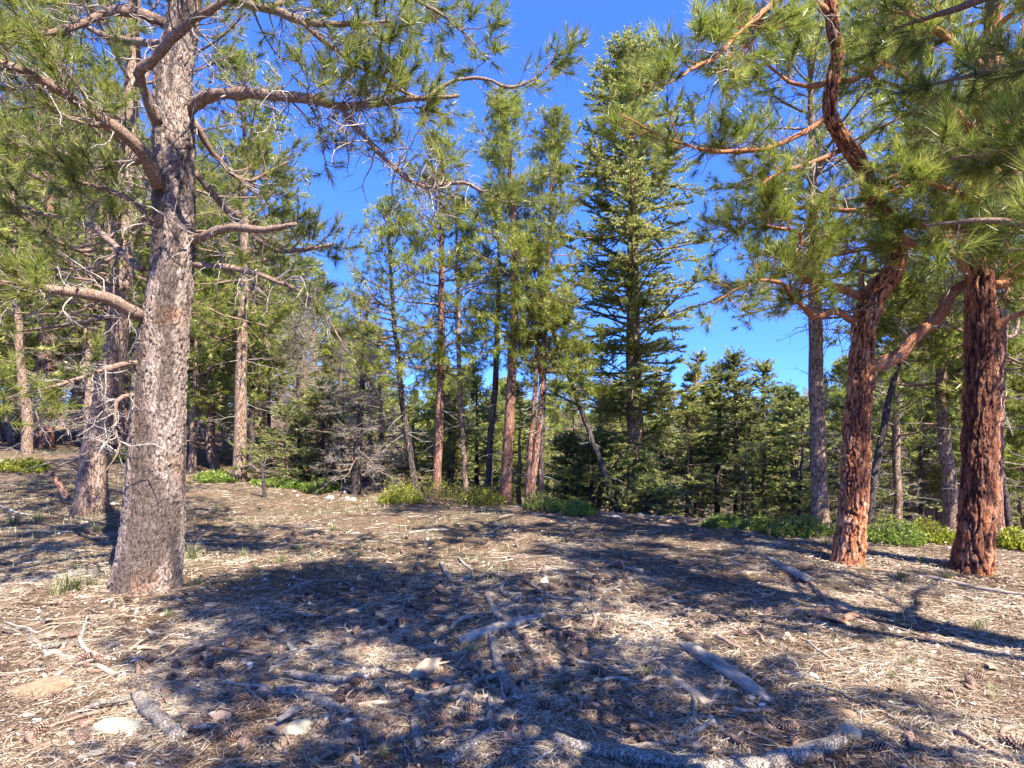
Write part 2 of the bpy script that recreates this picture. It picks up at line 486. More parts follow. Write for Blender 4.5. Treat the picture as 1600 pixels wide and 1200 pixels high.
def spawn(P, R, per, t0, t1, lmin, lmax, ang, n=5, wob=.2, up=0., up_end=.15, flat=0., taper_len=.5, rk=.011, even=False):
    T, m, _ = P.shape
    idx = np.repeat(np.arange(T), per)
    if even:
        t = np.tile((np.arange(per) + .5) / per, T) * (t1 - t0) + t0 + rng.normal(0, .01, T * per)
        t = np.clip(t, 0, 1)
    else:
        t = rng.uniform(t0, t1, len(idx))
    k = np.minimum((t * (m - 1)).astype(int), m - 2); f = t * (m - 1) - k
    A, B = P[idx, k], P[idx, k + 1]
    S = A + (B - A) * f[:, None]
    tan = nrm(B - A)
    rv = rng.normal(0, 1, (len(idx), 3)); rv[:, 2] *= (1 - flat)
    perp = nrm(rv - (rv * tan).sum(-1, keepdims=True) * tan)
    if flat > 0: 
        perp[:, 2] *= (1 - flat); perp = nrm(perp)
    a = np.radians(ang) * rng.uniform(.7, 1.25, len(idx))
    D = tan * np.cos(a)[:, None] + perp * np.sin(a)[:, None]
    L = rng.uniform(lmin, lmax, len(idx)) * (1 - taper_len * (t - t0) / max(t1 - t0, 1e-6))
    Q = curve(S, D, L, n, wob, up, up_end)
    r0 = np.minimum(R[idx, k] * .75, L * rk + .0015)
    RR = r0[:, None] * np.linspace(1, .35, n)[None, :]
    return Q, RR

def needle_arrays(pos, axis, n, length, width, lo=8, hi=66, brush=.09, bias=0.0):
    M = len(pos)
    axis = nrm(axis)
    rv = rng.normal(0, 1, (M, n, 3))
    perp = nrm(rv - (rv * axis[:, None]).sum(-1, keepdims=True) * axis[:, None])
    s = rng.uniform(0, 1, (M, n))
    a = np.radians(hi + (lo - hi) * s + rng.normal(0, 9, (M, n)))
    d = axis[:, None] * np.cos(a)[..., None] + perp * np.sin(a)[..., None]
    L = length * rng.uniform(.7, 1.15, (M, n))
    base = pos[:, None] - axis[:, None] * (brush * (1 - s))[..., None]
    w = nrm(np.cross(d, rng.normal(0, 1, (M, n, 3)))) * (width * .5)
    tip = base + d * L[..., None]; tip[..., 2] -= L * .08
    v = np.stack([base + w, base - w, tip], 2).reshape(-1, 3)
    tr = np.arange(M * n * 3).reshape(-1, 3)
    tuft = np.clip(rng.normal(.45 + bias, .2, (M, 1)), 0, 1)
    r = np.clip(tuft + rng.normal(0, .13, (M, n)), 0, 1)
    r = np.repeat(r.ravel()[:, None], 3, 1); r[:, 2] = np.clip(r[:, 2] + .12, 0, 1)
    return v, tr, r.ravel()

def twig_tips(P, extra=(.72,)):
    pos = [P[:, -1]]; ax = [P[:, -1] - P[:, -2]]
    m = P.shape[1]
    for t in extra:
        k = min(int(t * (m - 1)), m - 2); f = t * (m - 1) - k
        pos.append(P[:, k] + (P[:, k + 1] - P[:, k]) * f); ax.append(P[:, k + 1] - P[:, k])
    return np.concatenate(pos), np.concatenate(ax)

# hero trunk with real bark relief
def bark_trunk(pts, radii, per, vs, depth, seed, step_v=.012, sides=170, flare=0.25, lobes=4, rough=.25, zc=5.5, ew=.17):
    """pts world centreline; radii; returns verts, quads, crack attr"""
    pr = np.concatenate([np.asarray(pts, float), np.asarray(radii, float)[:, None]], 1)
    Ltot = np.linalg.norm(np.diff(pr[:, :3], axis=0), axis=1).sum()
    dense = resample(pr, 400); LL = np.concatenate([[0], np.cumsum(np.linalg.norm(np.diff(dense[:, :3], axis=0), axis=1))])
    Lc = float(np.interp(zc, dense[:, 2], LL)); Ltot = LL[-1]
    lv = np.concatenate([np.arange(0, Lc, step_v), np.arange(Lc, Ltot, .12), [Ltot]]); n = len(lv)
    c = np.stack([np.interp(lv, LL, dense[:, i]) for i in range(4)], -1)
    P = c[:, :3]; R = c[:, 3]
    tan = nrm(np.gradient(P, axis=0))
    u = nrm(np.cross(tan[0], [1.0, 0, 0])); U = np.empty_like(P)
    for i in range(n):
        u = nrm(u - (u @ tan[i]) * tan[i]); U[i] = u
    V = np.cross(tan, U)
    th = np.arange(sides) / sides
    TH, LV = np.meshgrid(th, lv)
    r_mean = float(np.mean(R))
    seam = smooth(0, .06, TH) * smooth(1, .94, TH)
    nz = lambda k, kv, q: vnoise(TH * per * k, LV * vs * kv, seed + q) - .5
    wu = TH * per + seam * (1.1 * nz(.7, .5, 30) + .8 * nz(2.1, 1.6, 31) + .4 * nz(5, 4.2, 32))
    wv = LV * vs + seam * (1.2 * nz(.6, .6, 33) + .8 * nz(2.3, 1.9, 34) + .4 * nz(5, 4.5, 35))
    f1, f2, cid = worley(wu, wv, per, seed)
    edge = f2 - f1
    plate = smooth(.0, ew, edge)
    g1, g2, gid = worley(wu * 3, wv * 2.6 + 11, per * 3, seed + 5)
    small = smooth(.0, .3, g2 - g1)
    fur = smooth(.30, .55, vnoise(TH * per * .55 + .8 * nz(1, 2, 36), LV * vs * .16, seed + 40))
    hgt = plate * (.25 + .75 * cid) * (.45 + .55 * fur) + .30 * small * (.2 + gid) + .16 * nz(9, 9, 37)
    zrel = LV
    fl = np.exp(-zrel / .22) * flare * (1 + .45 * np.sin(TH * 2 * np.pi * lobes + seed) + .3 * np.sin(TH * 2 * np.pi * (lobes + 3) + 2 * seed))
    lump = rough * .12 * (np.sin(TH * 2 * np.pi * 2 + LV * 1.1 + seed) + np.sin(TH * 2 * np.pi * 3 - LV * 2.3))
    RR = R[:, None] * (1 + fl + lump) + depth * (hgt - .6)
    v = P[:, None] + (U[:, None] * np.cos(TH * 2 * np.pi)[..., None] + V[:, None] * np.sin(TH * 2 * np.pi)[..., None]) * RR[..., None]
    i = (np.arange(n - 1) * sides)[:, None]; j = np.arange(sides)[None, :]; j2 = (j + 1) % sides
    q = np.stack([i + j, i + j2, i + sides + j2, i + sides + j], -1).reshape(-1, 4)
    crack = np.clip(1 - plate * (.35 + .65 * fur) * (.55 + .45 * small), 0, 1)
    return v.reshape(-1, 3), q, crack.ravel()

def px_line(pts):
    """[(px,py,Y,wpx)] -> world points, radii"""
    P = np.array([at(a, b, Y) for a, b, Y, w in pts]); R = np.array([w * .46 / F * Y for a, b, Y, w in pts])
    return P, R

def tree_root(name, base, label, cat='tree', group=None):
    e = bpy.data.objects.new(name, None); COL.objects.link(e)
    e.empty_display_size = .2
    e.location = base; e['label'] = label; e['category'] = cat
    if group: e['group'] = group
    return e

def limb(root, base, tw, fol, dead, pts, mat, leafy=(.35, 1.0), n2=12, l2=(.35, .8), n3=6, l3=(.12, .32), ndl=(34, .115, .0034),
         up2=.04, deadn=0, name='branch', sides=10, tuft_extra=(), ang=55, jit=.06):
    """pts [(px,py,Y,wpx)] or (P,R) already in world space; grows side branches, twigs and tufts"""
    if isinstance(pts, tuple): P, R = pts
    else:
        P, R = px_line(pts); R = R * .88
    pr = resample(np.concatenate([P, R[:, None]], 1), max(10, int(np.linalg.norm(np.diff(P, axis=0), axis=1).sum() / .07)))
    P = pr[:, :3] + np.concatenate([np.zeros((1, 3)), np.cumsum(rng.normal(0, jit * .35, (len(pr) - 1, 3)), 0) * .25])
    R = np.maximum(pr[:, 3], .002) * (1 + rng.normal(0, .10, len(pr)))
    a = Acc(); a.tubes(P[None], R[None], sides, True)
    PT, RT = P[None], R[None]
    if n2:
        P2, R2 = spawn(PT, RT, int(n2 * 1.35), leafy[0], leafy[1], l2[0], l2[1], ang, 7, .17, .0, up2 * 3, flat=.3, taper_len=.35)
        a.tubes(P2, R2, 5)
        P3, R3 = spawn(P2, R2, n3, .25, 1.0, l3[0], l3[1], 48, 5, .16, .10, .28, taper_len=.35)
        tw.tubes(P3, R3, 4)
        pos, ax = twig_tips(P3, tuft_extra)
        p2, a2 = twig_tips(P2, (.9,))
        pos = np.concatenate([pos, p2]); ax = np.concatenate([ax, a2])
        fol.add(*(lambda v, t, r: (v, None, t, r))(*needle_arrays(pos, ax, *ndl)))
    if deadn:
        P4, R4 = spawn(PT, RT, int(deadn * 2.6), .02, .8, .15, .65, 65, 9, .34, -.03, -.06, taper_len=.2, rk=.010)
        P5, R5 = spawn(P4, R4, 4, .3, 1, .06, .24, 50, 4, .3, 0, 0)
        dead.tubes(P4, R4 * 1.1, 4); dead.tubes(P5, R5 * 1.1, 3)
    link(name, a.mesh(name, mat, base), root)
    return P, R

def finish_tree(root, base, tw, fol, dead, twmat, folmat):
    if tw.n: link('twigs', tw.mesh('twigs', twmat, base), root, kind='stuff')
    if dead.n: link('dead_twigs', dead.mesh('dead_twigs', DEADTW, base), root, kind='stuff')
    if fol.n: link('foliage', fol.mesh('foliage', folmat, base, False), root, kind='stuff')

def auto_limbs(root, base, tw, fol, dead, C, RR, z0, z1, count, lmax, mat, taper=.6, el=(0, 35), az=None, **kw):
    """limbs grown from the trunk centreline C between two heights"""
    for i in range(count):
        z = z0 + (z1 - z0) * (i + rng.uniform(.1, .9)) / count
        k = int(np.argmin(np.abs(C[:, 2] - z)))
        f = (z - z0) / (z1 - z0)
        L = lmax * (1 - taper * f) * rng.uniform(.75, 1.1)
        a = rng.uniform(0, 2 * np.pi) if az is None else np.radians(rng.uniform(*az))
        e = np.radians(rng.uniform(*el)) + f * .3
        d = np.array([math.cos(a) * math.cos(e), math.sin(a) * math.cos(e), math.sin(e)])
        P = curve(C[k][None], d[None], np.array([L]), 7, .10, -.04, .08)[0]
        r = np.linspace(min(RR[k] * .45, L * .016 + .008), .006, 7)
        limb(root, base, tw, fol, dead, (P, r), mat, **kw)

# ================================================================== the thick grey pine
def grey_pine():
    Y = 5.48
    b = gp(228, 918); Y = b[1]
    tr = [(226, 930, Y, 106), (230, 900, Y, 100), (234, 860, Y, 94), (243, 760, Y, 87), (251, 600, Y, 79), (259, 500, Y, 75), (270, 400, Y, 66), (272, 300, Y, 66), (271, 200, Y, 63),
          (272, 125, Y, 57), (284, 50, Y, 50), (292, -40, Y, 46), (300, -200, Y, 38), (305, -420, Y, 26), (312, -650, Y, 12)]
    P, R = px_line(tr)
    P[0, 2] = b[2] - .12
    root = tree_root('pine_tree', b, 'thick grey-barked pine, flaky trunk wide at the foot, big gnarled limbs spreading overhead')
    v, q, cr = bark_trunk(P, R, 30, 9, .020, 3, .0125, 180, .10, 3)
    link('trunk', mk_mesh('trunk', v - b, [q], BARK_GREY, {'crack': cr}), root)
    tw, fol, dead = Acc(), Acc(), Acc()
    n_ = dict(ndl=(46, .115, .0052))
    L = lambda pts, **k: limb(root, b, tw, fol, dead, pts, BRANCH, **{**n_, **k})
    y = Y
    L([(295, 172, y, 24), (330, 149, y - .15, 22), (400, 143, y - .3, 20), (470, 151, y - .45, 19), (540, 166, y - .5, 16), (625, 160, y - .55, 11), (715, 156, y - .6, 7)], leafy=(.35, 1), n2=16, l2=(.3, .75), deadn=26)
    L([(530, 164, y - .48, 12), (570, 220, y - .5, 11), (620, 274, y - .5, 10), (660, 296, y - .5, 9), (722, 291, y - .6, 7), (790, 322, y - .7, 3)], leafy=(.45, 1), n2=9, l2=(.25, .5), n3=3, deadn=30)
    L([(248, 195, y - .28, 20), (226, 150, y - .45, 20), (215, 120, y - .55, 20), (240, 95, y - .65, 18), (270, 62, y - .75, 18), (302, 35, y - .85, 16), (345, 2, y - .95, 14), (380, -60, y - 1, 9)], leafy=(.5, 1), n2=10, deadn=8)
    L([(335, -10, y - .4, 18), (420, 14, y - .5, 17), (475, 34, y - .6, 14), (545, 37, y - .6, 9), (605, 36, y - .7, 5)], leafy=(.2, 1), n2=14, deadn=8)
    L([(470, 32, y - .6, 10), (540, 90, y - .5, 9), (600, 120, y - .5, 9), (660, 150, y - .5, 8), (712, 124, y - .5, 7), (755, 120, y - .5, 6), (805, 132, y - .5, 5), (850, 108, y - .5, 3), (868, 75, y - .5, 2)], leafy=(.1, .98), n2=16, l2=(.25, .55), n3=5)
    L([(420, 14, y - .4, 12), (500, -20, y - .2, 10), (600, -10, y - .1, 8), (690, 30, y - .1, 5), (760, 95, y - .1, 2)], leafy=(.1, 1), n2=16, l2=(.3, .6))
    L([(248, 290, y - .2, 26), (215, 232, y - .5, 25), (150, 182, y - .8, 22), (100, 146, y - 1, 19), (50, 118, y - 1.2, 15), (-10, 98, y - 1.4, 10), (-80, 70, y - 1.6, 5)], leafy=(.3, 1), n2=18, deadn=16)
    L([(240, 350, y - .1, 12), (200, 312, y - .3, 10), (150, 292, y - .4, 8), (108, 282, y - .5, 5)], leafy=(.4, 1), n2=7, l2=(.2, .45), deadn=8)
    L([(222, 495, y - .15, 24), (170, 468, y - .4, 22), (120, 455, y - .6, 19), (50, 447, y - .8, 15), (-20, 440, y - 1, 8), (-80, 420, y - 1.1, 4)], leafy=(.35, 1), n2=13, l2=(.25, .6), deadn=12)
    L([(298, 376, y, 18), (350, 356, y - .25, 16), (400, 355, y - .4, 13), (456, 345, y - .5, 8)], n2=0, deadn=8)
    L([(303, 414, y, 13), (360, 421, y, 11), (420, 440, y, 9), (470, 460, y + .1, 7), (512, 502, y + .1, 5), (546, 558, y + .1, 3)], leafy=(.5, 1), n2=6, l2=(.2, .4), n3=2, deadn=18)
    L([(303, 268, y + .1, 14), (370, 340, y + .4, 11), (430, 388, y + .6, 9), (520, 380, y + .9, 5)], leafy=(.3, 1), n2=12, deadn=10)
    L([(303, 190, y + .2, 13), (345, 250, y + .5, 10), (390, 282, y + .8, 7), (450, 250, y + 1, 3)], leafy=(.3, 1), n2=10, deadn=6)
    L([(222, 565, y - .1, 12), (180, 570, y - .3, 10), (130, 590, y - .5, 8), (60, 612, y - .7, 5), (0, 622, y - .8, 2)], leafy=(.3, 1), n2=8, l2=(.15, .4), n3=4, deadn=10)
    L([(217, 618, y - .1, 11), (186, 622, y - .3, 8), (180, 660, y - .35, 5), (188, 700, y - .4, 4), (160, 745, y - .45, 2)], n2=0, deadn=7)
    L([(262, 40, y, 20), (200, 20, y - .3, 18), (140, 40, y - .5, 14), (70, 60, y - .8, 9), (10, 40, y - 1, 4)], leafy=(.3, 1), n2=15, deadn=10)
    L([(268, 70, y, 16), (190, 60, y + .4, 13), (110, 20, y + .7, 9), (40, -20, y + 1, 4)], leafy=(.2, 1), n2=15)
    L([(222, 420, y, 14), (150, 360, y + .5, 11), (80, 340, y + .9, 8), (0, 320, y + 1.1, 4)], leafy=(.25, 1), n2=13, deadn=8)
    L([(226, 250, y, 14), (150, 260, y + .3, 11), (80, 230, y + .5, 8), (-10, 240, y + .8, 4)], leafy=(.25, 1), n2=14, deadn=8)
    C = resample(P, 60); RR = np.interp(C[:, 2], P[:, 2], R)
    auto_limbs(root, b, tw, fol, dead, C, RR, 5.4, 8.9, 18, 2.2, BRANCH, n2=9, n3=4, ndl=(18, .12, .006))
    finish_tree(root, b, tw, fol, dead, BRANCH, PINE)

# ================================================================== the forked red pine
def red_pines():
    b = gp(1325, 878); Y = b[1]; y = Y
    tr = [(1322, 890, y, 52), (1325, 870, y, 48), (1333, 800, y, 45), (1336, 750, y, 44), (1339, 650, y, 40), (1344, 590, y, 38), (1347, 540, y, 35), (1352, 500, y, 36), (1368, 462, y - .05, 34), (1392, 430, y - .1, 31), (1402, 400, y - .12, 28),
          (1394, 360, y - .15, 26), (1376, 328, y - .2, 25), (1361, 300, y - .22, 24), (1344, 260, y - .25, 23), (1318, 220, y - .3, 23), (1297, 180, y - .32, 23), (1299, 130, y - .35, 22), (1309, 85, y - .4, 20), (1300, 40, y - .45, 20), (1296, -40, y - .5, 16), (1310, -220, y - .5, 12), (1300, -420, y - .6, 6)]
    P, R = px_line(tr); P[0, 2] = b[2] - .12
    root = tree_root('pine_tree', b, 'forked red-barked pine with an S-curved upper stem and bare orange wood at its crook')
    v, q, cr = bark_trunk(P, R, 13, 4.4, .034, 21, .0125, 120, .26, 3, zc=6.2, ew=.30)
    link('trunk', mk_mesh('trunk', v - b, [q], BARK_RED, {'crack': cr}), root)
    tw, fol, dead = Acc(), Acc(), Acc()
    n_ = dict(ndl=(46, .125, .0052))
    L = lambda pts, **k: limb(root, b, tw, fol, dead, pts, BRANCH_R, **{**n_, **k})
    L([(1343, 580, y, 28), (1376, 567, y - .05, 27), (1408, 548, y - .1, 25), (1436, 514, y - .12, 24), (1464, 492, y - .15, 23), (1484, 456, y - .2, 21), (1512, 434, y - .25, 17), (1556, 436, y - .28, 14), (1600, 424, y - .3, 13), (1680, 400, y - .4, 8)], leafy=(.6, 1), n2=9, deadn=18, sides=14)
    L([(1352, 500, y, 18), (1330, 500, y, 15), (1302, 484, y - .1, 14), (1270, 494, y - .2, 12), (1240, 470, y - .3, 10), (1212, 440, y - .4, 8), (1160, 440, y - .5, 5), (1110, 470, y - .6, 2)], leafy=(.35, 1), n2=16, l2=(.3, .7), deadn=14)
    L([(1350, 490, y + .05, 14), (1346, 430, y + .05, 10), (1351, 398, y + .05, 7)], n2=0, deadn=4)
    L([(1342, 462, y, 16), (1290, 440, y - .1, 14), (1252, 430, y - .2, 12), (1246, 400, y - .3, 9), (1252, 360, y - .4, 6), (1200, 345, y - .5, 3)], leafy=(.3, 1), n2=14, l2=(.3, .7), deadn=12)
    L([(1292, 182, y - .3, 12), (1240, 212, y - .5, 11), (1180, 232, y - .6, 9), (1130, 236, y - .7, 8), (1080, 230, y - .8, 6), (1020, 205, y - .9, 4), (975, 178, y - 1, 2)], leafy=(.2, 1), n2=18, l2=(.25, .6), deadn=10)
    L([(1312, 236, y - .25, 10), (1262, 250, y - .4, 8), (1212, 268, y - .5, 6), (1180, 290, y - .6, 3)], leafy=(.3, 1), n2=10, l2=(.25, .55), deadn=8)
    L([(1296, 20, y - .45, 13), (1250, -14, y - .8, 12), (1200, 14, y - 1.2, 10), (1135, 78, y - 1.6, 8), (1080, 112, y - 1.9, 6), (1030, 138, y - 2.1, 3)], leafy=(.25, 1), n2=20, l2=(.25, .6), n3=7, deadn=8)
    L([(1299, 130, y - .35, 10), (1250, 130, y - .1, 8), (1212, 110, y, 6), (1150, 60, y + .1, 3)], leafy=(.3, 1), n2=13, l2=(.3, .6))
    L([(1376, 330, y, 12), (1300, 330, y + .4, 9), (1220, 330, y + .7, 7), (1130, 370, y + .9, 3)], leafy=(.3, 1), n2=18, deadn=14)
    L([(1362, 300, y, 10), (1420, 260, y + .1, 8), (1480, 220, y + .2, 5), (1560, 190, y + .2, 3)], leafy=(.2, 1), n2=16, deadn=8)
    L([(1300, 130, y, 11), (1360, 110, y + .1, 9), (1420, 60, y + .2, 7), (1500, 20, y + .2, 3)], leafy=(.2, 1), n2=16, deadn=6)
    L([(1398, 395, y, 11), (1460, 372, y + .2, 9), (1530, 380, y + .3, 6), (1620, 350, y + .3, 3)], leafy=(.2, 1), n2=16, deadn=10)
    L([(1403, 405, y, 12), (1370, 384, y + .3, 10), (1310, 392, y + .6, 8), (1220, 400, y + .8, 4)], leafy=(.3, 1), n2=14, deadn=14)
    C = resample(P, 60); RR = np.interp(C[:, 2], P[:, 2], R)
    auto_limbs(root, b, tw, fol, dead, C, RR, 5.9, 7.9, 18, 2.4, BRANCH_R, n2=10, n3=5, ndl=(20, .13, .006))
    finish_tree(root, b, tw, fol, dead, BRANCH_R, PINE_N)
    # ---- straight red pine at the right
    b = gp(1518, 893); Y = b[1]; y = Y
    tr = [(1517, 905, y, 62), (1520, 880, y, 56), (1526, 820, y, 53), (1530, 740, y, 51), (1532, 650, y, 49), (1533, 560, y, 46), (1533, 500, y, 44), (1532, 440, y, 41), (1536, 340, y, 36), (1545, 200, y, 32), (1550, 60, y, 26), (1560, -150, y, 20), (1565, -400, y, 8)]
    P, R = px_line(tr); P[0, 2] = b[2] - .12
    root = tree_root('pine_tree', b, 'straight red-barked pine with orange plates and black furrows, beside the forked pine')
    v, q, cr = bark_trunk(P, R, 10, 3.0, .042, 42, .0125, 130, .24, 3, zc=4.2, ew=.33)
    link('trunk', mk_mesh('trunk', v - b, [q], BARK_RED, {'crack': cr}), root)
    tw, fol, dead = Acc(), Acc(), Acc()
    n_ = dict(ndl=(46, .13, .0050))
    L = lambda pts, **k: limb(root, b, tw, fol, dead, pts, BRANCH_R, **{**n_, **k})
    L([(1545, 522, y, 17), (1572, 500, y - .1, 14), (1605, 486, y - .2, 11), (1690, 460, y - .3, 5)], leafy=(.4, 1), n2=10, deadn=8)
    L([(1530, 445, y, 18), (1480, 385, y, 14), (1440, 390, y - .1, 10), (1400, 370, y - .2, 5)], leafy=(.2, 1), n2=12, deadn=14)
    L([(1540, 330, y, 16), (1480, 300, y - .3, 13), (1440, 290, y - .3, 9), (1400, 300, y - .3, 4)], leafy=(.25, 1), n2=18, deadn=6)
    L([(1545, 230, y, 15), (1480, 170, y - .3, 12), (1420, 130, y - .1, 8), (1370, 100, y, 4)], leafy=(.2, 1), n2=20)
    L([(1548, 120, y, 15), (1480, 60, y - .3, 12), (1420, 20, y, 8), (1370, 20, y + .1, 4)], leafy=(.2, 1), n2=20)
    L([(1545, 250, y, 14), (1590, 200, y - .4, 11), (1640, 150, y - .6, 8)], leafy=(.1, 1), n2=16)
    L([(1540, 380, y, 14), (1580, 330, y - .4, 11), (1640, 300, y - .8, 8)], leafy=(.1, 1), n2=16)
    C = resample(P, 60); RR = np.interp(C[:, 2], P[:, 2], R)
    auto_limbs(root, b, tw, fol, dead, C, RR, 3.2, 8.0, 26, 2.3, BRANCH_R, az=(-80, 130), n2=12, n3=5, ndl=(24, .13, .005))
    finish_tree(root, b, tw, fol, dead, BRANCH_R, PINE_N)
    # ---- the pine just outside the frame whose boughs reach into the top right corner
    b = np.array([5.6, 1.6, float(zg(5.6, 1.6))])
    P = np.array([[5.6, 1.6, -.1], [5.62, 1.6, 1], [5.7, 1.65, 2.5], [5.65, 1.6, 4], [5.6, 1.5, 6], [5.6, 1.5, 8]]); R = np.array([.21, .2, .17, .14, .09, .04])
    root = tree_root('pine_tree', b, 'pine at the edge whose long-needled boughs fill the upper corner above the straight red trunk')
    v, q, cr = bark_trunk(P, R, 10, 8, .02, 77, .03, 60)
    link('trunk', mk_mesh('trunk', v - b, [q], BARK_RED, {'crack': cr}), root)
    tw, fol, dead = Acc(), Acc(), Acc()
    n_ = dict(ndl=(46, .15, .0050), l2=(.25, .6), l3=(.1, .28))
    L = lambda pts, **k: limb(root, b, tw, fol, dead, pts, BRANCH, **{**n_, **k})
    L([(4125, 250, 1.6, 110), (1960, 400, 3.0, 40), (1680, 380, 3.2, 22), (1580, 345, 3.4, 12), (1460, 352, 3.5, 5)], leafy=(.4, 1), n2=19, n3=5)
    L([(4125, -100, 1.6, 110), (1940, 190, 3.2, 40), (1700, 200, 3.6, 22), (1580, 240, 3.8, 12), (1455, 255, 4.0, 5)], leafy=(.4, 1), n2=24, n3=5)
    L([(4125, -500, 1.6, 110), (1900, 40, 3.4, 40), (1700, 80, 3.8, 22), (1580, 90, 4.2, 12), (1445, 130, 4.4, 5)], leafy=(.4, 1), n2=24, n3=5)
    L([(4125, -900, 1.6, 110), (1850, -140, 3.4, 40), (1600, -40, 3.8, 22), (1500, 0, 4.2, 12), (1400, 30, 4.4, 5)], leafy=(.4, 1), n2=24, n3=5)
    C = resample(P, 60); RR = np.interp(C[:, 2], P[:, 2], R)
    auto_limbs(root, b, tw, fol, dead, C, RR, 4.8, 7.8, 13, 2.4, BRANCH, az=(20, 200), n2=11, n3=5, ndl=(22, .15, .007))
    finish_tree(root, b, tw, fol, dead, BRANCH, PINE_N)

# ================================================================== conifers of the wood
def conifer(kind, C, RR, z0, z1, rad, nb, seed_ang=0, dens=1.0, prof='pine', ndl=None, deadbelow=10, root_z=0.0):
    """C (n,3) centreline, RR radii; crown between heights z0..z1; returns Acc of wood, foliage, dead"""
    wood, fol, dead = Acc(), Acc(), Acc()
    f = np.sort((np.arange(nb) + rng.uniform(0, 1, nb)) / nb)
    z = z0 + (z1 - z0) * f
    k = np.clip(np.searchsorted(C[:, 2], z), 1, len(C) - 1)
    t = (z - C[k - 1, 2]) / np.maximum(C[k, 2] - C[k - 1, 2], 1e-6)
    S = C[k - 1] + (C[k] - C[k - 1]) * t[:, None]
    az = rng.uniform(0, 2 * np.pi, nb)
    if kind == 'pine':
        pf = np.interp(f, [0, .15, .45, .8, 1], [.65, .95, 1, .6, .15]); el = np.radians(np.interp(f, [0, .4, 1], [-8, 12, 60]) + rng.normal(0, 12, nb))
        L = rad * pf * rng.uniform(.5, 1.15, nb)
        D = np.stack([np.cos(az) * np.cos(el), np.sin(az) * np.cos(el), np.sin(el)], -1)
        P1 = curve(S, D, L, 7, .13, -.02, .13)
        r0 = L * .014 + .006
        R1 = r0[:, None] * np.linspace(1, .35, 7)[None]
        wood.tubes(P1, R1, 4)
        P2, R2 = spawn(P1, R1, int(6 * dens), .3, 1, .3 * rad * .9, .5 * rad * .9, 50, 5, .16, .08, .2, taper_len=.4)
        wood.tubes(P2[:, ::2], R2[:, ::2], 3)
        P3, R3 = spawn(P2, R2, 3, .3, 1, .12, .25, 45, 3, .16, .1, .2)
        n_, l_, w_ = ndl or (14, .13, .012); w_ = max(w_ * 1.35, .009); n_ = int(n_ * 1.15)
        pos, ax = twig_tips(P3, ()); p2, a2 = twig_tips(P2, (.6,)); p1, a1 = twig_tips(P1, (.8,))
        v, tr, r = needle_arrays(np.concatenate([pos, p2, p1]), np.concatenate([ax, a2, a1]), n_, l_, w_, 10, 80, .05)
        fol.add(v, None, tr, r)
    else:
        pf = np.interp(f, [0, .1, .5, .85, 1], [.8, 1, .95, .75, .35]) if kind == 'softfir' else np.interp(f, [0, .1, .5, 1], [.8, 1, .72, .10]) if kind != 'bush' else np.interp(f, [0, .15, .6, 1], [.9, 1, .8, .2])
        el = np.radians(np.interp(f, [0, .5, 1], [-12, 0, 45]) + rng.normal(0, 13, nb))
        L = rad * pf * (rng.uniform(.35, 1.25, nb) if kind == 'softfir' else rng.uniform(.6, 1.12, nb))
        if kind == 'softfir': el = el + rng.normal(.15, .22, nb)
        D = np.stack([np.cos(az) * np.cos(el), np.sin(az) * np.cos(el), np.sin(el)], -1)
        P1 = curve(S, D, L, 7, .08, -.03, .08)
        R1 = (L * .012 + .004)[:, None] * np.linspace(1, .3, 7)[None]
        wood.tubes(P1, R1, 4)
        per = int(10 * dens)
        P2, R2 = spawn(P1, R1, per, .15, 1, .25 * rad, .42 * rad, 52, 5, .08, -.02, .03, flat=.85, taper_len=.55)
        if kind == 'bare':
            dead.tubes(P2[:, ::2], R2[:, ::2], 3)
            P3, R3 = spawn(P2, R2, 4, .2, 1, .1, .22 * rad + .05, 50, 3, .2, 0, 0)
            dead.tubes(P3, R3, 3)
            src = P2[rng.uniform(size=len(P2)) < .25]
        else:
            wood.tubes(P2[:, ::2], R2[:, ::2], 3); src = P2
        # short needles in flat sprays along the side twigs
        n_, l_, w_ = ndl or (20, .05, .014); l_ = l_ * 1.5; w_ = w_ * 2.1
        T, m, _ = src.shape
        t = rng.uniform(.05, 1, (T, n_)); kk = np.minimum((t * (m - 1)).astype(int), m - 2); ff = t * (m - 1) - kk
        ar = np.arange(T)[:, None]
        A, B = src[ar, kk], src[ar, kk + 1]
        p = A + (B - A) * ff[..., None]; tan = nrm(B - A)
        side = nrm(np.cross(tan, np.array([0, 0, 1.0])) + 1e-6) * rng.choice([-1, 1], (T, n_, 1))
        d = nrm(tan * .7 + side * rng.uniform(.4, 1, (T, n_, 1)) + rng.normal(0, .35, (T, n_, 3)) + np.array([0, 0, .22]))
        w = nrm(np.cross(d, np.array([0, 0, .7]) + rng.normal(0, .8, (T, n_, 3)))) * w_ * .5
        LL = l_ * rng.uniform(.7, 1.3, (T, n_, 1))
        v = np.stack([p + w, p - w, p + d * LL], 2).reshape(-1, 3)
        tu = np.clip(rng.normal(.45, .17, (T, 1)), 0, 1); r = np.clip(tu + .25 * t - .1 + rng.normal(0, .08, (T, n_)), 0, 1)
        fol.add(v, None, np.arange(T * n_ * 3).reshape(-1, 3), np.repeat(r.ravel(), 3))
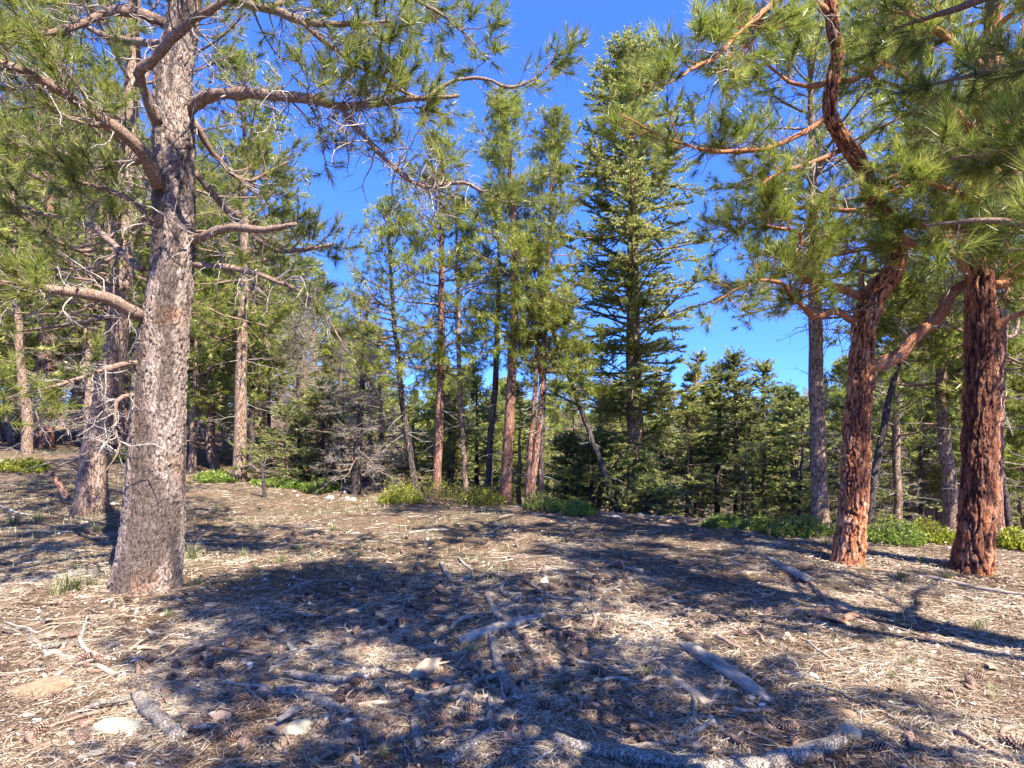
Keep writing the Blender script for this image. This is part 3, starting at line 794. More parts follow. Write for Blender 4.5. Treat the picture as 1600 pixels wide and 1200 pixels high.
    if deadbelow:
        zz = rng.uniform(root_z + .5, max(z0, root_z + 1), deadbelow)
        k = np.clip(np.searchsorted(C[:, 2], zz), 1, len(C) - 1)
        S = C[k]; az = rng.uniform(0, 2 * np.pi, deadbelow)
        D = np.stack([np.cos(az), np.sin(az), rng.normal(-.05, .2, deadbelow)], -1)
        P = curve(S, D, rng.uniform(.25, .8, deadbelow) * rad * .8, 6, .14, -.03, -.03)
        R = np.full((deadbelow, 1), .008) * np.linspace(1, .3, 6)[None]
        dead.tubes(P, R, 4)
        P2, R2 = spawn(P, R, 3, .3, 1, .1, .35, 50, 3, .2, 0, 0)
        dead.tubes(P2, R2, 3)
    return wood, fol, dead

def wood_tree(kind, pts, crown, rad, nb, label, mat=BARK_BG, folmat=PINE, group=None, dens=1.0, ndl=None, deadbelow=10, name='pine_tree', sides=12):
    """pts [(px,py,Y,wpx)] from the foot to the top"""
    P, R = px_line(pts)
    b = P[0].copy(); b[2] = float(zg(b[0], b[1])); P[0, 2] = min(P[0, 2], b[2]) - .08
    C = resample(np.concatenate([P, R[:, None]], 1), 30)
    C[2:, :3] += rng.normal(0, .006, (28, 3))
    RR = np.maximum(C[:, 3], .006).copy()
    zr = C[:, 2] - b[2]
    RR *= 1 + .28 * np.exp(-np.maximum(zr, 0) / .15)
    C = C[:, :3]
    root = tree_root(name, b, label, 'tree', group)
    a = Acc(); a.tubes(C[None], (RR * (1 + rng.normal(0, .03, 30)))[None], sides, True)
    link('trunk', a.mesh('trunk', mat, b), root)
    H = C[-1, 2] - b[2]
    wood, fol, dead = conifer(kind, C, RR, b[2] + H * crown[0], b[2] + H * crown[1], rad, nb, dens=dens, ndl=ndl, deadbelow=deadbelow, root_z=b[2])
    if wood.n: link('branches', wood.mesh('branches', BRANCH, b), root, kind='stuff')
    if dead.n: link('dead_twigs', dead.mesh('dead_twigs', DEADTW, b), root, kind='stuff')
    if fol.n: link('foliage', fol.mesh('foliage', folmat, b, False), root, kind='stuff')
    return root

def named_trees():
    # left: second grey pine behind the thick one
    Y = gp(142, 802)[1]
    wood_tree('pine', [(140, 806, Y, 48), (150, 700, Y, 42), (170, 600, Y, 38), (185, 500, Y, 35), (190, 400, Y, 33), (193, 300, Y, 30), (205, 180, Y, 26), (210, 0, Y, 18), (215, -200, Y, 8)],
              (.30, 1), 2.6, 80, 'grey pine with a crooked trunk standing behind the thickest trunk', BARK_BG, PINE, dens=1.3, ndl=(17, .12, .0065), deadbelow=26, sides=24)
    for bx, by, w, ty, dx, lab, mat, kind, cr, rad, nb in (
        (72, 700, 22, 60, 8, 'pine with an orange foot on the rise beyond the crooked grey pine', BARK_BGR, 'pine', .25, 2.6, 60),
        (374, 752, 22, 120, 8, 'pine with a slim brown trunk rising alone from dark green cover', BARK_BG, 'pine', .33, 2.0, 62),
        (300, 738, 13, 470, 6, 'thin pine seen just past the edge of the thickest trunk', BARK_BG, 'pine', .35, 1.8, 50),
        (393, 738, 11, 240, 3, 'thin blackened pine directly behind the lone slim brown trunk', BARK_DARK, 'pine', .35, 1.6, 44),
        (195, 710, 12, 160, -4, 'short red-footed pine between the two grey pines', BARK_BGR, 'pine', .25, 2.2, 54),
        (20, 690, 16, 40, -6, 'brown pine at the far edge past the orange-footed one', BARK_BG, 'pine', .2, 2.8, 60),
    ):
        Y = min(gp(bx, by)[1], 26)
        wood_tree(kind, [(bx, by + 2, Y, w), (bx + dx * .4, by - (by - ty) * .3, Y, w * .85), (bx + dx, by - (by - ty) * .6, Y, w * .6), (bx + dx, ty, Y, 3)],
                  (cr, 1), rad, nb, lab, mat, PINE, dens=1.2, deadbelow=18)
    # centre group on the edge of the clearing
    L = [
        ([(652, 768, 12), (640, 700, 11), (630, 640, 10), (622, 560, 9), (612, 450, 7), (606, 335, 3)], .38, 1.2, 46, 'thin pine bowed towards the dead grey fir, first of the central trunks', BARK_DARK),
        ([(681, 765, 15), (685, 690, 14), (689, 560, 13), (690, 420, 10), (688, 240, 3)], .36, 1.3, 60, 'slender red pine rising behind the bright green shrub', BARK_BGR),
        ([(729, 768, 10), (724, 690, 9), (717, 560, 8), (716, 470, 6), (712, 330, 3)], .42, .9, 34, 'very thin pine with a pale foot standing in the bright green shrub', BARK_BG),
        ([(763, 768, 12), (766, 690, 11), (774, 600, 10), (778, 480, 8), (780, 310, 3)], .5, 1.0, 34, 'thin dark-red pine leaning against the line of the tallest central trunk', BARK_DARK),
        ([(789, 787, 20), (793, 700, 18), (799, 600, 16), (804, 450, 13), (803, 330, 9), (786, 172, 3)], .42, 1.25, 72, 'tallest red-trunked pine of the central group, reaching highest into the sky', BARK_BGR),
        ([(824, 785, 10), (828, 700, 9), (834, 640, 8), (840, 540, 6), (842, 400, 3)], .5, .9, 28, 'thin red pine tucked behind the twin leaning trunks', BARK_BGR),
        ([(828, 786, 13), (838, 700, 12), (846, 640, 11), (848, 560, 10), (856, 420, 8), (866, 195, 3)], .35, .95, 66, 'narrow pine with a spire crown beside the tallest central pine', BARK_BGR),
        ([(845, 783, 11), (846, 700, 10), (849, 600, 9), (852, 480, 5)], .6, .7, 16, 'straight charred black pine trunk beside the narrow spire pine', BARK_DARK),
    ]
    for pts, cr, rad, nb, lab, mat in L:
        Y = 12.4 if pts[0][1] < 775 else 11.8
        g = ground_at(pts[0][0], Y)
        wood_tree('pine', [(p[0], p[1], Y, p[2]) for p in pts], (cr, 1), rad, nb, lab, mat, PINE, dens=1.1, deadbelow=12, ndl=(14, .12, .0075))
    # leaning pine
    Y = gp(968, 803)[1]
    wood_tree('pine', [(970, 806, Y, 12), (945, 740, Y, 11), (915, 660, Y, 9), (890, 590, Y, 7.5), (872, 545, Y, 6), (862, 490, Y, 3)], (.6, 1), .9, 26,
              'brown pine leaning steeply across to the charred trunk', BARK_DARK, PINE, deadbelow=12)
    # tall bushy fir
    Y = 13.0
    wood_tree('softfir', [(996, 800, Y, 32), (993, 700, Y, 30), (990, 600, Y, 27), (989, 480, Y, 23), (988, 300, Y, 16), (985, 100, Y, 3)], (.14, 1), 1.8, 210,
              'tall bushy light green fir towering alone against the open sky', BARK_BG, FIRPALE, dens=1.7, ndl=(34, .05, .015), deadbelow=14, name='fir_tree')
    # right part
    L = [
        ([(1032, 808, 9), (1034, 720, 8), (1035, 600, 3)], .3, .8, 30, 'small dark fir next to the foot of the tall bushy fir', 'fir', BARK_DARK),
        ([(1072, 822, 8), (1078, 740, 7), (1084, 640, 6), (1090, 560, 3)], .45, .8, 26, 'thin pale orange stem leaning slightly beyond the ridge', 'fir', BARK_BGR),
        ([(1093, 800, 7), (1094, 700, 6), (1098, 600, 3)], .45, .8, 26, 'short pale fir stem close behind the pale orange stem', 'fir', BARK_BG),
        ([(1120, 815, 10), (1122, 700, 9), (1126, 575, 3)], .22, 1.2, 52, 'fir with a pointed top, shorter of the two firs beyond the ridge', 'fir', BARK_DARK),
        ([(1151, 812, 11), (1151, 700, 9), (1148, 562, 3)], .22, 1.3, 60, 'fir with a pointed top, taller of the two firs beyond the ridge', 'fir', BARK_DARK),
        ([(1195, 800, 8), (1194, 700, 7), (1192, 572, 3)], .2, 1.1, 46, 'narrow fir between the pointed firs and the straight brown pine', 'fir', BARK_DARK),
        ([(1243, 800, 8), (1236, 700, 7), (1228, 620, 3)], .2, 1.0, 40, 'leaning thin fir beside the straight brown pine', 'fir', BARK_BG),
    ]
    for pts, cr, rad, nb, lab, kind, mat in L:
        Y = 14.5
        wood_tree(kind, [(p[0], p[1], Y, p[2]) for p in pts], (cr, 1), rad, nb, lab, mat, FIR, dens=1.1, deadbelow=14, name='fir_tree')
    Y = 9.6
    wood_tree('pine', [(1281, 824, Y, 28), (1280, 760, Y, 26), (1276, 640, Y, 24), (1274, 500, Y, 22), (1272, 380, Y, 18), (1268, 180, Y, 10), (1266, 60, Y, 3)], (.42, 1), 1.9, 64,
              'straight brown pine behind the forked red pine', BARK_BG, PINE, dens=1.2, ndl=(15, .12, .007), deadbelow=18, sides=20)
    wood_tree('pine', [(1355, 830, 9.3, 13), (1364, 760, 9.3, 12), (1380, 670, 9.3, 11), (1398, 590, 9.3, 9), (1412, 545, 9.3, 7), (1430, 470, 9.3, 3)], (.75, 1), .9, 18,
              'thin dark pine leaning away between the two red pines', BARK_DARK, PINE, deadbelow=14)
    wood_tree('pine', [(1490, 838, 10.4, 26), (1484, 760, 10.4, 22), (1474, 660, 10.4, 19), (1470, 560, 10.4, 17), (1468, 420, 10.4, 13), (1460, 200, 10.4, 4)], (.35, 1), 1.8, 66,
              'grey-brown pine just behind the gap between the two red pines', BARK_BG, PINE, dens=1.2, deadbelow=18, sides=18)
    wood_tree('pine', [(1556, 862, 8.2, 24), (1556, 780, 8.2, 20), (1560, 650, 8.2, 17), (1570, 450, 8.2, 12), (1575, 200, 8.2, 4)], (.4, 1), 1.8, 56,
              'slim red pine half hidden behind the straight red pine', BARK_BGR, PINE, dens=1.2, deadbelow=18, sides=18)
    wood_tree('pine', [(1580, 838, 9.6, 11), (1568, 760, 9.6, 10), (1556, 690, 9.6, 7), (1550, 560, 9.6, 3)], (.6, 1), .9, 18,
              'small dark slanting pine beside the half hidden red pine', BARK_DARK, PINE, deadbelow=8)
    wood_tree('pine', [(1405, 800, 13, 14), (1400, 700, 13, 12), (1400, 560, 13, 8), (1402, 420, 13, 3)], (.3, 1), 1.4, 44,
              'bushy pine seen through the gap between the two red pines', BARK_BG, PINE, deadbelow=8)
    # dead and half dead firs left of the centre
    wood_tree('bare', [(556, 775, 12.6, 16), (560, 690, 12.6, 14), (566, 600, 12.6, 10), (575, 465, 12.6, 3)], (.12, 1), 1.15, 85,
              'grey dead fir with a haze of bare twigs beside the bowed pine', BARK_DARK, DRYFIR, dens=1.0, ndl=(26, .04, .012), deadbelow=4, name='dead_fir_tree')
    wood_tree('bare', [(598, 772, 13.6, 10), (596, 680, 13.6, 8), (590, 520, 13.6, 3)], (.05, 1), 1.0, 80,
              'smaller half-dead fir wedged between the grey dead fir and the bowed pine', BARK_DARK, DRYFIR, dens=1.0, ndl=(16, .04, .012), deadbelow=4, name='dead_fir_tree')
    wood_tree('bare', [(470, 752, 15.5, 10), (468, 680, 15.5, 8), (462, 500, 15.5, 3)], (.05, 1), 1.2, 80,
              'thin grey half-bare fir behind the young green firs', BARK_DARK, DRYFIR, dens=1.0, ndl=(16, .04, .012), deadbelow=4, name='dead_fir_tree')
    for bx, ty, Y, rad, lab in (
        (448, 655, 14.0, 1.25, 'low spreading young fir beside the short dead stem'),
        (505, 610, 14.6, 1.25, 'young blue-green fir in front of the half-bare grey fir'),
        (420, 560, 17.0, 1.4, 'young fir rising behind the low spreading young fir'),
        (536, 620, 15.5, 1.1, 'young fir pressed against the grey dead fir'),
        (705, 620, 15.5, 1.2, 'young fir behind the thin pine with the pale foot'),
        (745, 600, 17.0, 1.2, 'young fir behind the bright green shrub and thin pines'),
        (885, 690, 13.5, .9, 'low young fir beside the charred trunk'),
        (925, 700, 13.2, .9, 'low young fir under the leaning brown pine'),
        (1010, 760, 11.6, .8, 'tiny young fir at the foot of the tall bushy fir'),
        (645, 640, 16.5, 1.2, 'young fir behind the bowed pine'),
        (1330, 640, 13.5, 1.4, 'young fir directly behind the forked red trunk'),
        (1440, 640, 14.5, 1.5, 'young fir with drooping boughs between the leaning and grey-brown pines'),
        (955, 640, 16.5, 1.3, 'young fir between the leaning pine and the tall bushy fir')):
        g = ground_at(bx, Y); by = HOR + (CAMZ - g[2]) / Y * F
        wood_tree('bush', [(bx, by + 2, Y, 9), (bx, (by + ty) / 2, Y, 6), (bx, ty, Y, 2)], (.04, 1), rad, 46, lab, BARK_DARK, FIR, dens=1.2, ndl=(22, .045, .013), deadbelow=0, name='young_fir_tree')
    # short dead stem and the leaning little trunk at the left
    def stem(name, pts, lab, mat, twigs=8):
        P, R = px_line(pts); b = P[0].copy(); b[2] = float(zg(b[0], b[1])); P[0, 2] = b[2] - .05
        root = tree_root(name, b, lab, 'dead tree')
        c = resample(np.concatenate([P, R[:, None]], 1), 16)
        a = Acc(); a.tubes(c[None, :, :3], c[None, :, 3] * (1 + rng.normal(0, .08, 16)), 10, True)
        link('trunk', a.mesh('trunk', mat, b), root)
        d = Acc(); P2, R2 = spawn(c[None, :, :3], c[None, :, 3], twigs, .4, 1, .15, .5, 55, 6, .2, 0, .05)
        d.tubes(P2, R2 * 1.3, 4); link('twigs', d.mesh('twigs', DEADTW, b), root, kind='stuff')
    Y = gp(413, 778)[1]
    stem('dead_sapling', [(414, 779, Y, 7), (411, 745, Y, 6), (407, 715, Y, 4)], 'short dead sapling stem standing alone on the bare ground', BARK_DARK)
    Y = gp(108, 781)[1]
    stem('leaning_sapling', [(108, 783, Y, 13), (95, 762, Y, 10), (78, 736, Y, 7)], 'short slanted sapling stem before the crooked grey pine', BARK_BGR, 6)
    # the pine right beside the photographer, whose crown shades the middle of the foreground
    x, y, H, rad = 2.4, .35, 8.4, 2.3
    b = np.array([x, y, float(zg(x, y))])
    root = tree_root('pine_tree', b, 'pine right beside the viewpoint, only its dappled crown shadow reaching the ground in view')
    C = np.stack([np.full(30, x) + np.linspace(0, .2, 30), np.full(30, y), np.linspace(b[2] - .1, H, 30)], -1)
    RR = np.linspace(.19, .02, 30)
    a = Acc(); a.tubes(C[None], RR[None], 12); link('trunk', a.mesh('trunk', BARK_BG, b), root)
    wood, fol, dead = conifer('pine', C, RR, 3.6, H, rad, 112, dens=1.3, ndl=(12, .15, .012), deadbelow=8)
    link('branches', wood.mesh('branches', BRANCH, b), root, kind='stuff')
    link('foliage', fol.mesh('foliage', PINE, b, False), root, kind='stuff')

# ------------------------------------------------------------------ the wood behind, from shared meshes
def background_wood():
    var = []
    for kind, mat, fm, cr, rad, nb, n in (('pine', BARK_BG, PINE, .28, .26, 60, 3), ('fir', BARK_BG, FIRPALE, .22, .17, 56, 3), ('bare', BARK_BG, DRYFIR, .1, .17, 70, 2)):
        for i in range(n):
            H = 7.0
            C = np.stack([np.cumsum(rng.normal(0, .03, 24)), np.cumsum(rng.normal(0, .03, 24)), np.linspace(-.25, H, 24)], -1)
            RR = np.linspace(.13, .012, 24)
            a = Acc(); a.tubes(C[None], RR[None], 8)
            big = dict(pine=(12, .17, .015), fir=(18, .085, .022), bare=(12, .06, .016))[kind]
            wood, fol, dead = conifer(kind, C, RR, H * cr, H, H * rad, nb, dens=1.0 if kind != 'fir' else .8, ndl=big, deadbelow=14)
            parts = [('trunk', a.mesh('trunk', mat), None), ('branches', wood.mesh('branches', BRANCH), 'stuff'), ('foliage', fol.mesh('foliage', fm, None, False), 'stuff')]
            if dead.n: parts.append(('dead_twigs', dead.mesh('dead_twigs', DEADTW), 'stuff'))
            var.append((kind, parts))
    zones = [(-400, 130, 'beyond the crooked grey pine'), (130, 300, 'behind the thickest grey trunk'), (300, 430, 'beyond the lone slim brown pine'), (430, 545, 'behind the young green firs'),
             (545, 660, 'behind the grey dead fir'), (660, 780, 'behind the bright green shrub'), (780, 880, 'behind the twin leaning trunks'), (880, 960, 'behind the leaning brown pine'),
             (960, 1060, 'behind the tall bushy fir'), (1060, 1240, 'in the dip beyond the pointed firs'), (1240, 1320, 'behind the straight brown pine'), (1320, 1480, 'seen between the two red pines'), (1480, 2400, 'beyond the straight red pine')]
    tp_x = [-300, 0, 200, 440, 500, 560, 640, 700, 900, 1000, 1090, 1230, 1300, 1400, 1600, 1900]
    tp_y = [120, 120, 180, 330, 440, 480, 545, 560, 560, 570, 585, 600, 540, 500, 420, 380]
    bands = [(13.5, 17, 30), (17, 24, 52), (24, 36, 78), (36, 62, 84)]
    for y0, y1, cnt in bands:
        for i in range(cnt):
            px = -120 + (1840) * (i + rng.uniform(0, 1)) / cnt
            Y = rng.uniform(y0, y1)
            g = ground_at(px, Y)
            if px < 560 and Y < 15.5: continue
            if Y < 17 and 560 < px < 1250 and rng.uniform() < .35: continue
            ty = np.interp(px, tp_x, tp_y) + rng.uniform(0, 90) + rng.exponential(20)
            H = at(px, ty, Y)[2] - g[2]
            H = min(H, 13.0)
            if H < 1.6: continue
            left = px < 420 or px > 1500
            kinds = ['pine', 'pine', 'fir', 'bare'] if left else ['fir', 'fir', 'pine', 'bare', 'pine', 'bare']
            kd = kinds[rng.integers(len(kinds))]
            cand = [v for v in var if v[0] == kd]
            kind, parts = cand[rng.integers(len(cand))]
            zone = next((z for a, b_, z in zones if a <= px < b_), zones[-1][2])
            size = ('tall ' if H > 7 else 'small ' if H < 4.2 else 'middling ')
            dist = ('in the first row, ' if Y < 17 else 'in the nearer rows, ' if Y < 24 else 'halfway back, ' if Y < 36 else 'deep in the wood, ')
            nm = {'pine': 'pine_tree', 'fir': 'fir_tree', 'bare': 'dead_fir_tree'}[kind]
            lab = size + {'pine': 'pine ', 'fir': 'green fir ', 'bare': 'grey half-bare fir '}[kind] + dist + zone
            s = H / 7.0
            wf = rng.uniform(.85, 1.25)
            lab = ('slender ' if wf < .98 else 'broad ' if wf > 1.12 else '') + lab
            root = tree_root(nm, g, lab, 'tree', 'trees of the wood ' + zone)
            wx = s * wf if H > 4 else s * (wf + .25)
            root.scale = (wx, wx, s)
            root.rotation_euler = (rng.normal(0, .03), rng.normal(0, .03), rng.uniform(0, 6.28))
            for pn, me, kd2 in parts:
                o = link(pn, me, root)
                if kd2: o['kind'] = kd2
    # understory: young firs with boughs down to the ground
    bush = []
    for i in range(3):
        H = 3.0
        C = np.stack([np.cumsum(rng.normal(0, .015, 16)), np.cumsum(rng.normal(0, .015, 16)), np.linspace(-.2, H, 16)], -1)
        RR = np.linspace(.05, .008, 16)
        a = Acc(); a.tubes(C[None], RR[None], 6)
        wood, fol, dead = conifer('bush', C, RR, .1, H, 1.15, 40, dens=.8, ndl=(16, .06, .015), deadbelow=0)
        bush.append((a.mesh('trunk', BARK_DARK), wood.mesh('branches', BRANCH), fol.mesh('foliage', FIRPALE, None, False)))
    cnt = 0
    while cnt < 42:
        px = rng.uniform(-60, 1660); Y = rng.uniform(13.0, 34) if px > 640 else rng.uniform(16.5, 36)
        if px > 1050: Y = rng.uniform(11.5, 30)
        g = ground_at(px, Y)
        zone = next((z for a, b_, z in zones if a <= px < b_), zones[-1][2])
        s = rng.uniform(.5, 1.25); w_ = rng.uniform(.85, 1.3)
        lab = ('short ' if s < .75 else 'waist-high ' if s < 1 else 'taller ') + ('narrow ' if w_ < 1 else 'spreading ') + 'young fir ' + ('close up ' if Y < 20 else 'further back ') + zone
        root = tree_root('young_fir_tree', g, lab, 'tree', 'young firs ' + zone)
        root.scale = (s * w_, s * w_, s); root.rotation_euler = (0, 0, rng.uniform(0, 6.28))
        for nm_, me in zip(('trunk', 'branches', 'foliage'), bush[rng.integers(3)]):
            o = link(nm_, me, root)
            if nm_ != 'trunk': o['kind'] = 'stuff'
        cnt += 1
    # far hillside forest: too far to tell one tree from the next
    n = 2600
    Y = rng.uniform(75, 420, n); X = rng.uniform(-1.1, 1.1, n) * Y
    Z = zg(X, Y); H = rng.uniform(4, 8.5, n); W = H * rng.uniform(.16, .26, n)
    k = 26
    f = rng.uniform(0, 1, (n, k)) ** .8; az = rng.uniform(0, 6.28, (n, k))
    r = W[:, None] * (1 - f) * rng.uniform(.5, 1.1, (n, k))
    zc = Z[:, None] + H[:, None] * (.08 + .92 * f)
    c = np.stack([X[:, None] + 0 * r, Y[:, None] + 0 * r, zc + .25], -1)
    e = np.stack([X[:, None] + r * np.cos(az), Y[:, None] + r * np.sin(az), zc - r * .25], -1)
    w = np.stack([-np.sin(az), np.cos(az), 0 * az], -1) * (W[:, None] * .35)[..., None]
    v = np.stack([c, e + w, e - w], 2).reshape(-1, 3)
    a = Acc(); a.add(v, None, np.arange(len(v)).reshape(-1, 3), np.repeat(np.clip(rng.normal(.4, .2, n * k), 0, 1), 3))
    link('far_forest', a.mesh('far_forest', FIR, None, False), kind='stuff', label='distant conifer forest on the far slope')

# ================================================================== forest floor
def scatter_xy(n, y0, y1, p=1.0, xm=1.0):
    """random ground points in the view's wedge and a little beyond"""
    u = rng.uniform(0, 1, n)
    Y = (y0 ** (1 - p) + u * (y1 ** (1 - p) - y0 ** (1 - p))) ** (1 / (1 - p)) if p != 1 else y0 * (y1 / y0) ** u
    X = rng.uniform(-1, 1, n) * (Y * .9 * xm + .35)
    return X, Y

def litter():
    a = Acc()
    for n, y0, y1, wd, ln in ((120000, 2.0, 4.2, .0030, .12), (110000, 4.2, 8.0, .0042, .12), (60000, 8.0, 16.0, .006, .13)):
        X, Y = scatter_xy(n, y0, y1, .6)
        # patchy density
        keep = vnoise(X / .35 + 50, Y / .35, 9) * .6 + vnoise(X / 1.4, Y / 1.4 + 20, 10) * .5 > rng.uniform(.25, .8, n)
        X, Y = X[keep], Y[keep]; n = len(X)
        th = rng.uniform(0, 2 * np.pi, n); L = ln * rng.uniform(.6, 1.3, n)
        bend = rng.normal(0, .35, n)
        z0 = zg(X, Y) + rng.exponential(.007, n) + .003
        tl = rng.normal(0, .10, n)
        d1 = np.stack([np.cos(th), np.sin(th), tl], -1); d2 = np.stack([np.cos(th + bend), np.sin(th + bend), -tl - .05], -1)
        p0 = np.stack([X, Y, z0], -1); p1 = p0 + d1 * L[:, None] * .5; p2 = p1 + d2 * L[:, None] * .5
        zm = zg(p1[:, 0], p1[:, 1]); p1[:, 2] = np.maximum(p1[:, 2], zm + .004)
        ze = zg(p2[:, 0], p2[:, 1]); p2[:, 2] = np.maximum(p2[:, 2], ze + .003)
        w = np.stack([-np.sin(th), np.cos(th), rng.normal(0, .3, n)], -1) * (wd * .5 * rng.uniform(.7, 1.3, n))[:, None]
        v = np.stack([p0 + w, p0 - w, p1 + w, p1 - w, p2], 1).reshape(-1, 3)
        b = np.arange(n)[:, None] * 5
        q = b + np.array([[0, 1, 3, 2]]); t = b + np.array([[2, 3, 4]])
        r = np.clip(rng.normal(.55, .27, n) + .55 * (vnoise(X / .45, Y / .45, 14) - .5) + .3 * (vnoise(X / 2, Y / 2, 15) - .5), 0, 1)
        a.add(v, q, t, np.repeat(r, 5))
    link('needle_litter', a.mesh('needle_litter', STRAW, None, False), kind='stuff', label='dry fallen pine needles covering the ground')
    # bark flakes and chips
    a = Acc()
    n = 26000
    X, Y = scatter_xy(n, 1.6, 16, .7)
    for hx, hy, hr in ((-3.28, 5.48, .42), (3.65, 6.55, .3), (4.7, 6.2, .33), (-7.1, 10.2, .3)):
        a_ = rng.uniform(0, 6.28, 900); r_ = hr + rng.exponential(.22, 900)
        X = np.concatenate([X, hx + r_ * np.cos(a_)]); Y = np.concatenate([Y, hy + r_ * np.sin(a_)])
    n = len(X)
    th = rng.uniform(0, 6.28, n); s = rng.gamma(1.8, .0055, n) + .004; el = rng.uniform(.35, .9, n)
    z = zg(X, Y) + .006 + rng.exponential(.004, n)
    k = 5; an = np.arange(k) / k * 2 * np.pi
    rr = s[:, None] * rng.uniform(.6, 1.2, (n, k))
    lx = rr * np.cos(an); ly = rr * np.sin(an) * el[:, None]
    vx = X[:, None] + lx * np.cos(th)[:, None] - ly * np.sin(th)[:, None]; vy = Y[:, None] + lx * np.sin(th)[:, None] + ly * np.cos(th)[:, None]
    tx, ty = rng.normal(0, .3, n), rng.normal(0, .3, n)
    vz = z[:, None] + lx * tx[:, None] + ly * ty[:, None]
    ring = np.stack([vx, vy, vz], -1)
    top = np.stack([X, Y, z + s * .25], -1)
    v = np.concatenate([ring, top[:, None]], 1).reshape(-1, 3)
    b = (np.arange(n) * (k + 1))[:, None, None]; j = np.arange(k)
    t = np.concatenate([(b + np.stack([j, (j + 1) % k, np.full(k, k)], -1)[None])]).reshape(-1, 3)
    a.add(v, None, t, np.repeat(np.clip(rng.normal(.55, .3, n), 0, 1), k + 1))
    m = needle_mat('bark_chips', [(0, (.04, .025, .02)), (.45, (.15, .10, .075)), (.85, (.34, .26, .20)), (1, (.55, .49, .42))], trans=0.0, rough=.8, spec=.2)
    link('bark_litter', a.mesh('bark_litter', m, None, False), kind='stuff', label='small bark flakes and wood chips strewn over the ground')
    # fine twigs
    a = Acc()
    for n, y0, y1, r0, rl in ((2600, 1.6, 6, .0022, .11), (3000, 6, 15, .0038, .16)):
        X, Y = scatter_xy(n, y0, y1, .6)
        th = rng.uniform(0, 6.28, n)
        S = np.stack([X, Y, zg(X, Y) + .012], -1)
        P = curve(S, np.stack([np.cos(th), np.sin(th), 0 * th], -1), rng.uniform(.5, 1.8, n) * rl, 5, .16, 0, 0)
        P[..., 2] = np.maximum(zg(P[..., 0], P[..., 1]) + .006, P[..., 2] * .3 + .7 * (zg(P[..., 0], P[..., 1]) + .008))
        R = (r0 * rng.uniform(.6, 1.7, n))[:, None] * np.linspace(1, .5, 5)[None]
        a.tubes(P, R, 3, False, np.repeat(rng.uniform(0, 1, n), 15))
    m = needle_mat('fine_twigs', [(0, (.07, .045, .035)), (.45, (.24, .18, .14)), (1, (.60, .55, .48))], trans=0.0, rough=.8, spec=.2)
    link('twig_litter', a.mesh('twig_litter', m), kind='stuff', label='fine broken twigs scattered over the ground')

ANCH = [((230, 930), 'the thickest grey trunk'), ((770, 1000), 'the forked silver branch'), ((60, 1080), 'the flat orange rock'), ((250, 1130), 'the short curved barked log'),
        ((500, 1085), 'the parallel barked branches'), ((668, 1050), 'the pale wood chunk'), ((815, 1090), 'the curved barked root'), ((1140, 1060), 'the splintered grey log'), ((1060, 1080), 'the dark-ended tan log'),
        ((1312, 1165), 'the fat barked log'), ((1240, 900), 'the smooth grey stub log'), ((1300, 965), 'the orange bark slabs'), ((1325, 885), 'the forked red pine'), ((1520, 905), 'the straight red pine'),
        ((1480, 980), 'the long dark stick'), ((690, 800), 'the bright green shrub'), ((430, 800), 'the short dead sapling stem'), ((180, 1145), 'the grey mound stone'), ((345, 1125), 'the pinkish stone'),
        ((860, 985), 'the two pale bark ovals'), ((780, 940), 'the curled wood chip'), ((1000, 830), 'the tall bushy fir'), ((100, 840), 'the crooked grey pine'), ((600, 920), 'the shaded cone patch'),
        ((1500, 1100), 'the sunlit needle slope'), ((950, 1130), 'the thin slanting stick'), ((460, 1140), 'the greenish stone'), ((150, 1000), 'the pale crooked stick'), ((1100, 930), 'the shaded strip before the ridge'), ((560, 860), 'the sunlit bare patch')]

def near_label(px, py):
    d = [(math.hypot(px - a[0], (py - a[1]) * 1.4), a, t) for a, t in ANCH]
    d.sort(key=lambda q: q[0])
    _, a, t = d[0]
    dx, dy = px - a[0], py - a[1]
    if d[0][0] < 28: rel = 'beside'
    elif abs(dy) > abs(dx) * .7: rel = 'in front of' if dy > 0 else 'behind'
    else: rel = 'right of' if dx > 0 else 'left of'
    rel = rel + ' ' + t
    if len(rel.split()) + len(d[1][2].split()) + 1 <= 11: rel += ', towards ' + d[1][2]
    return rel, d[1][2]

def to_px(p):
    return 800 + p[0] / p[1] * F, HOR + (CAMZ - p[2]) / p[1] * F

used_labels = {}
def uniq(label):
    used_labels[label] = used_labels.get(label, 0) + 1
    return label

def b_seed(pts):
    return float(int(pts[0][0] * 7 + pts[0][1]) % 91)

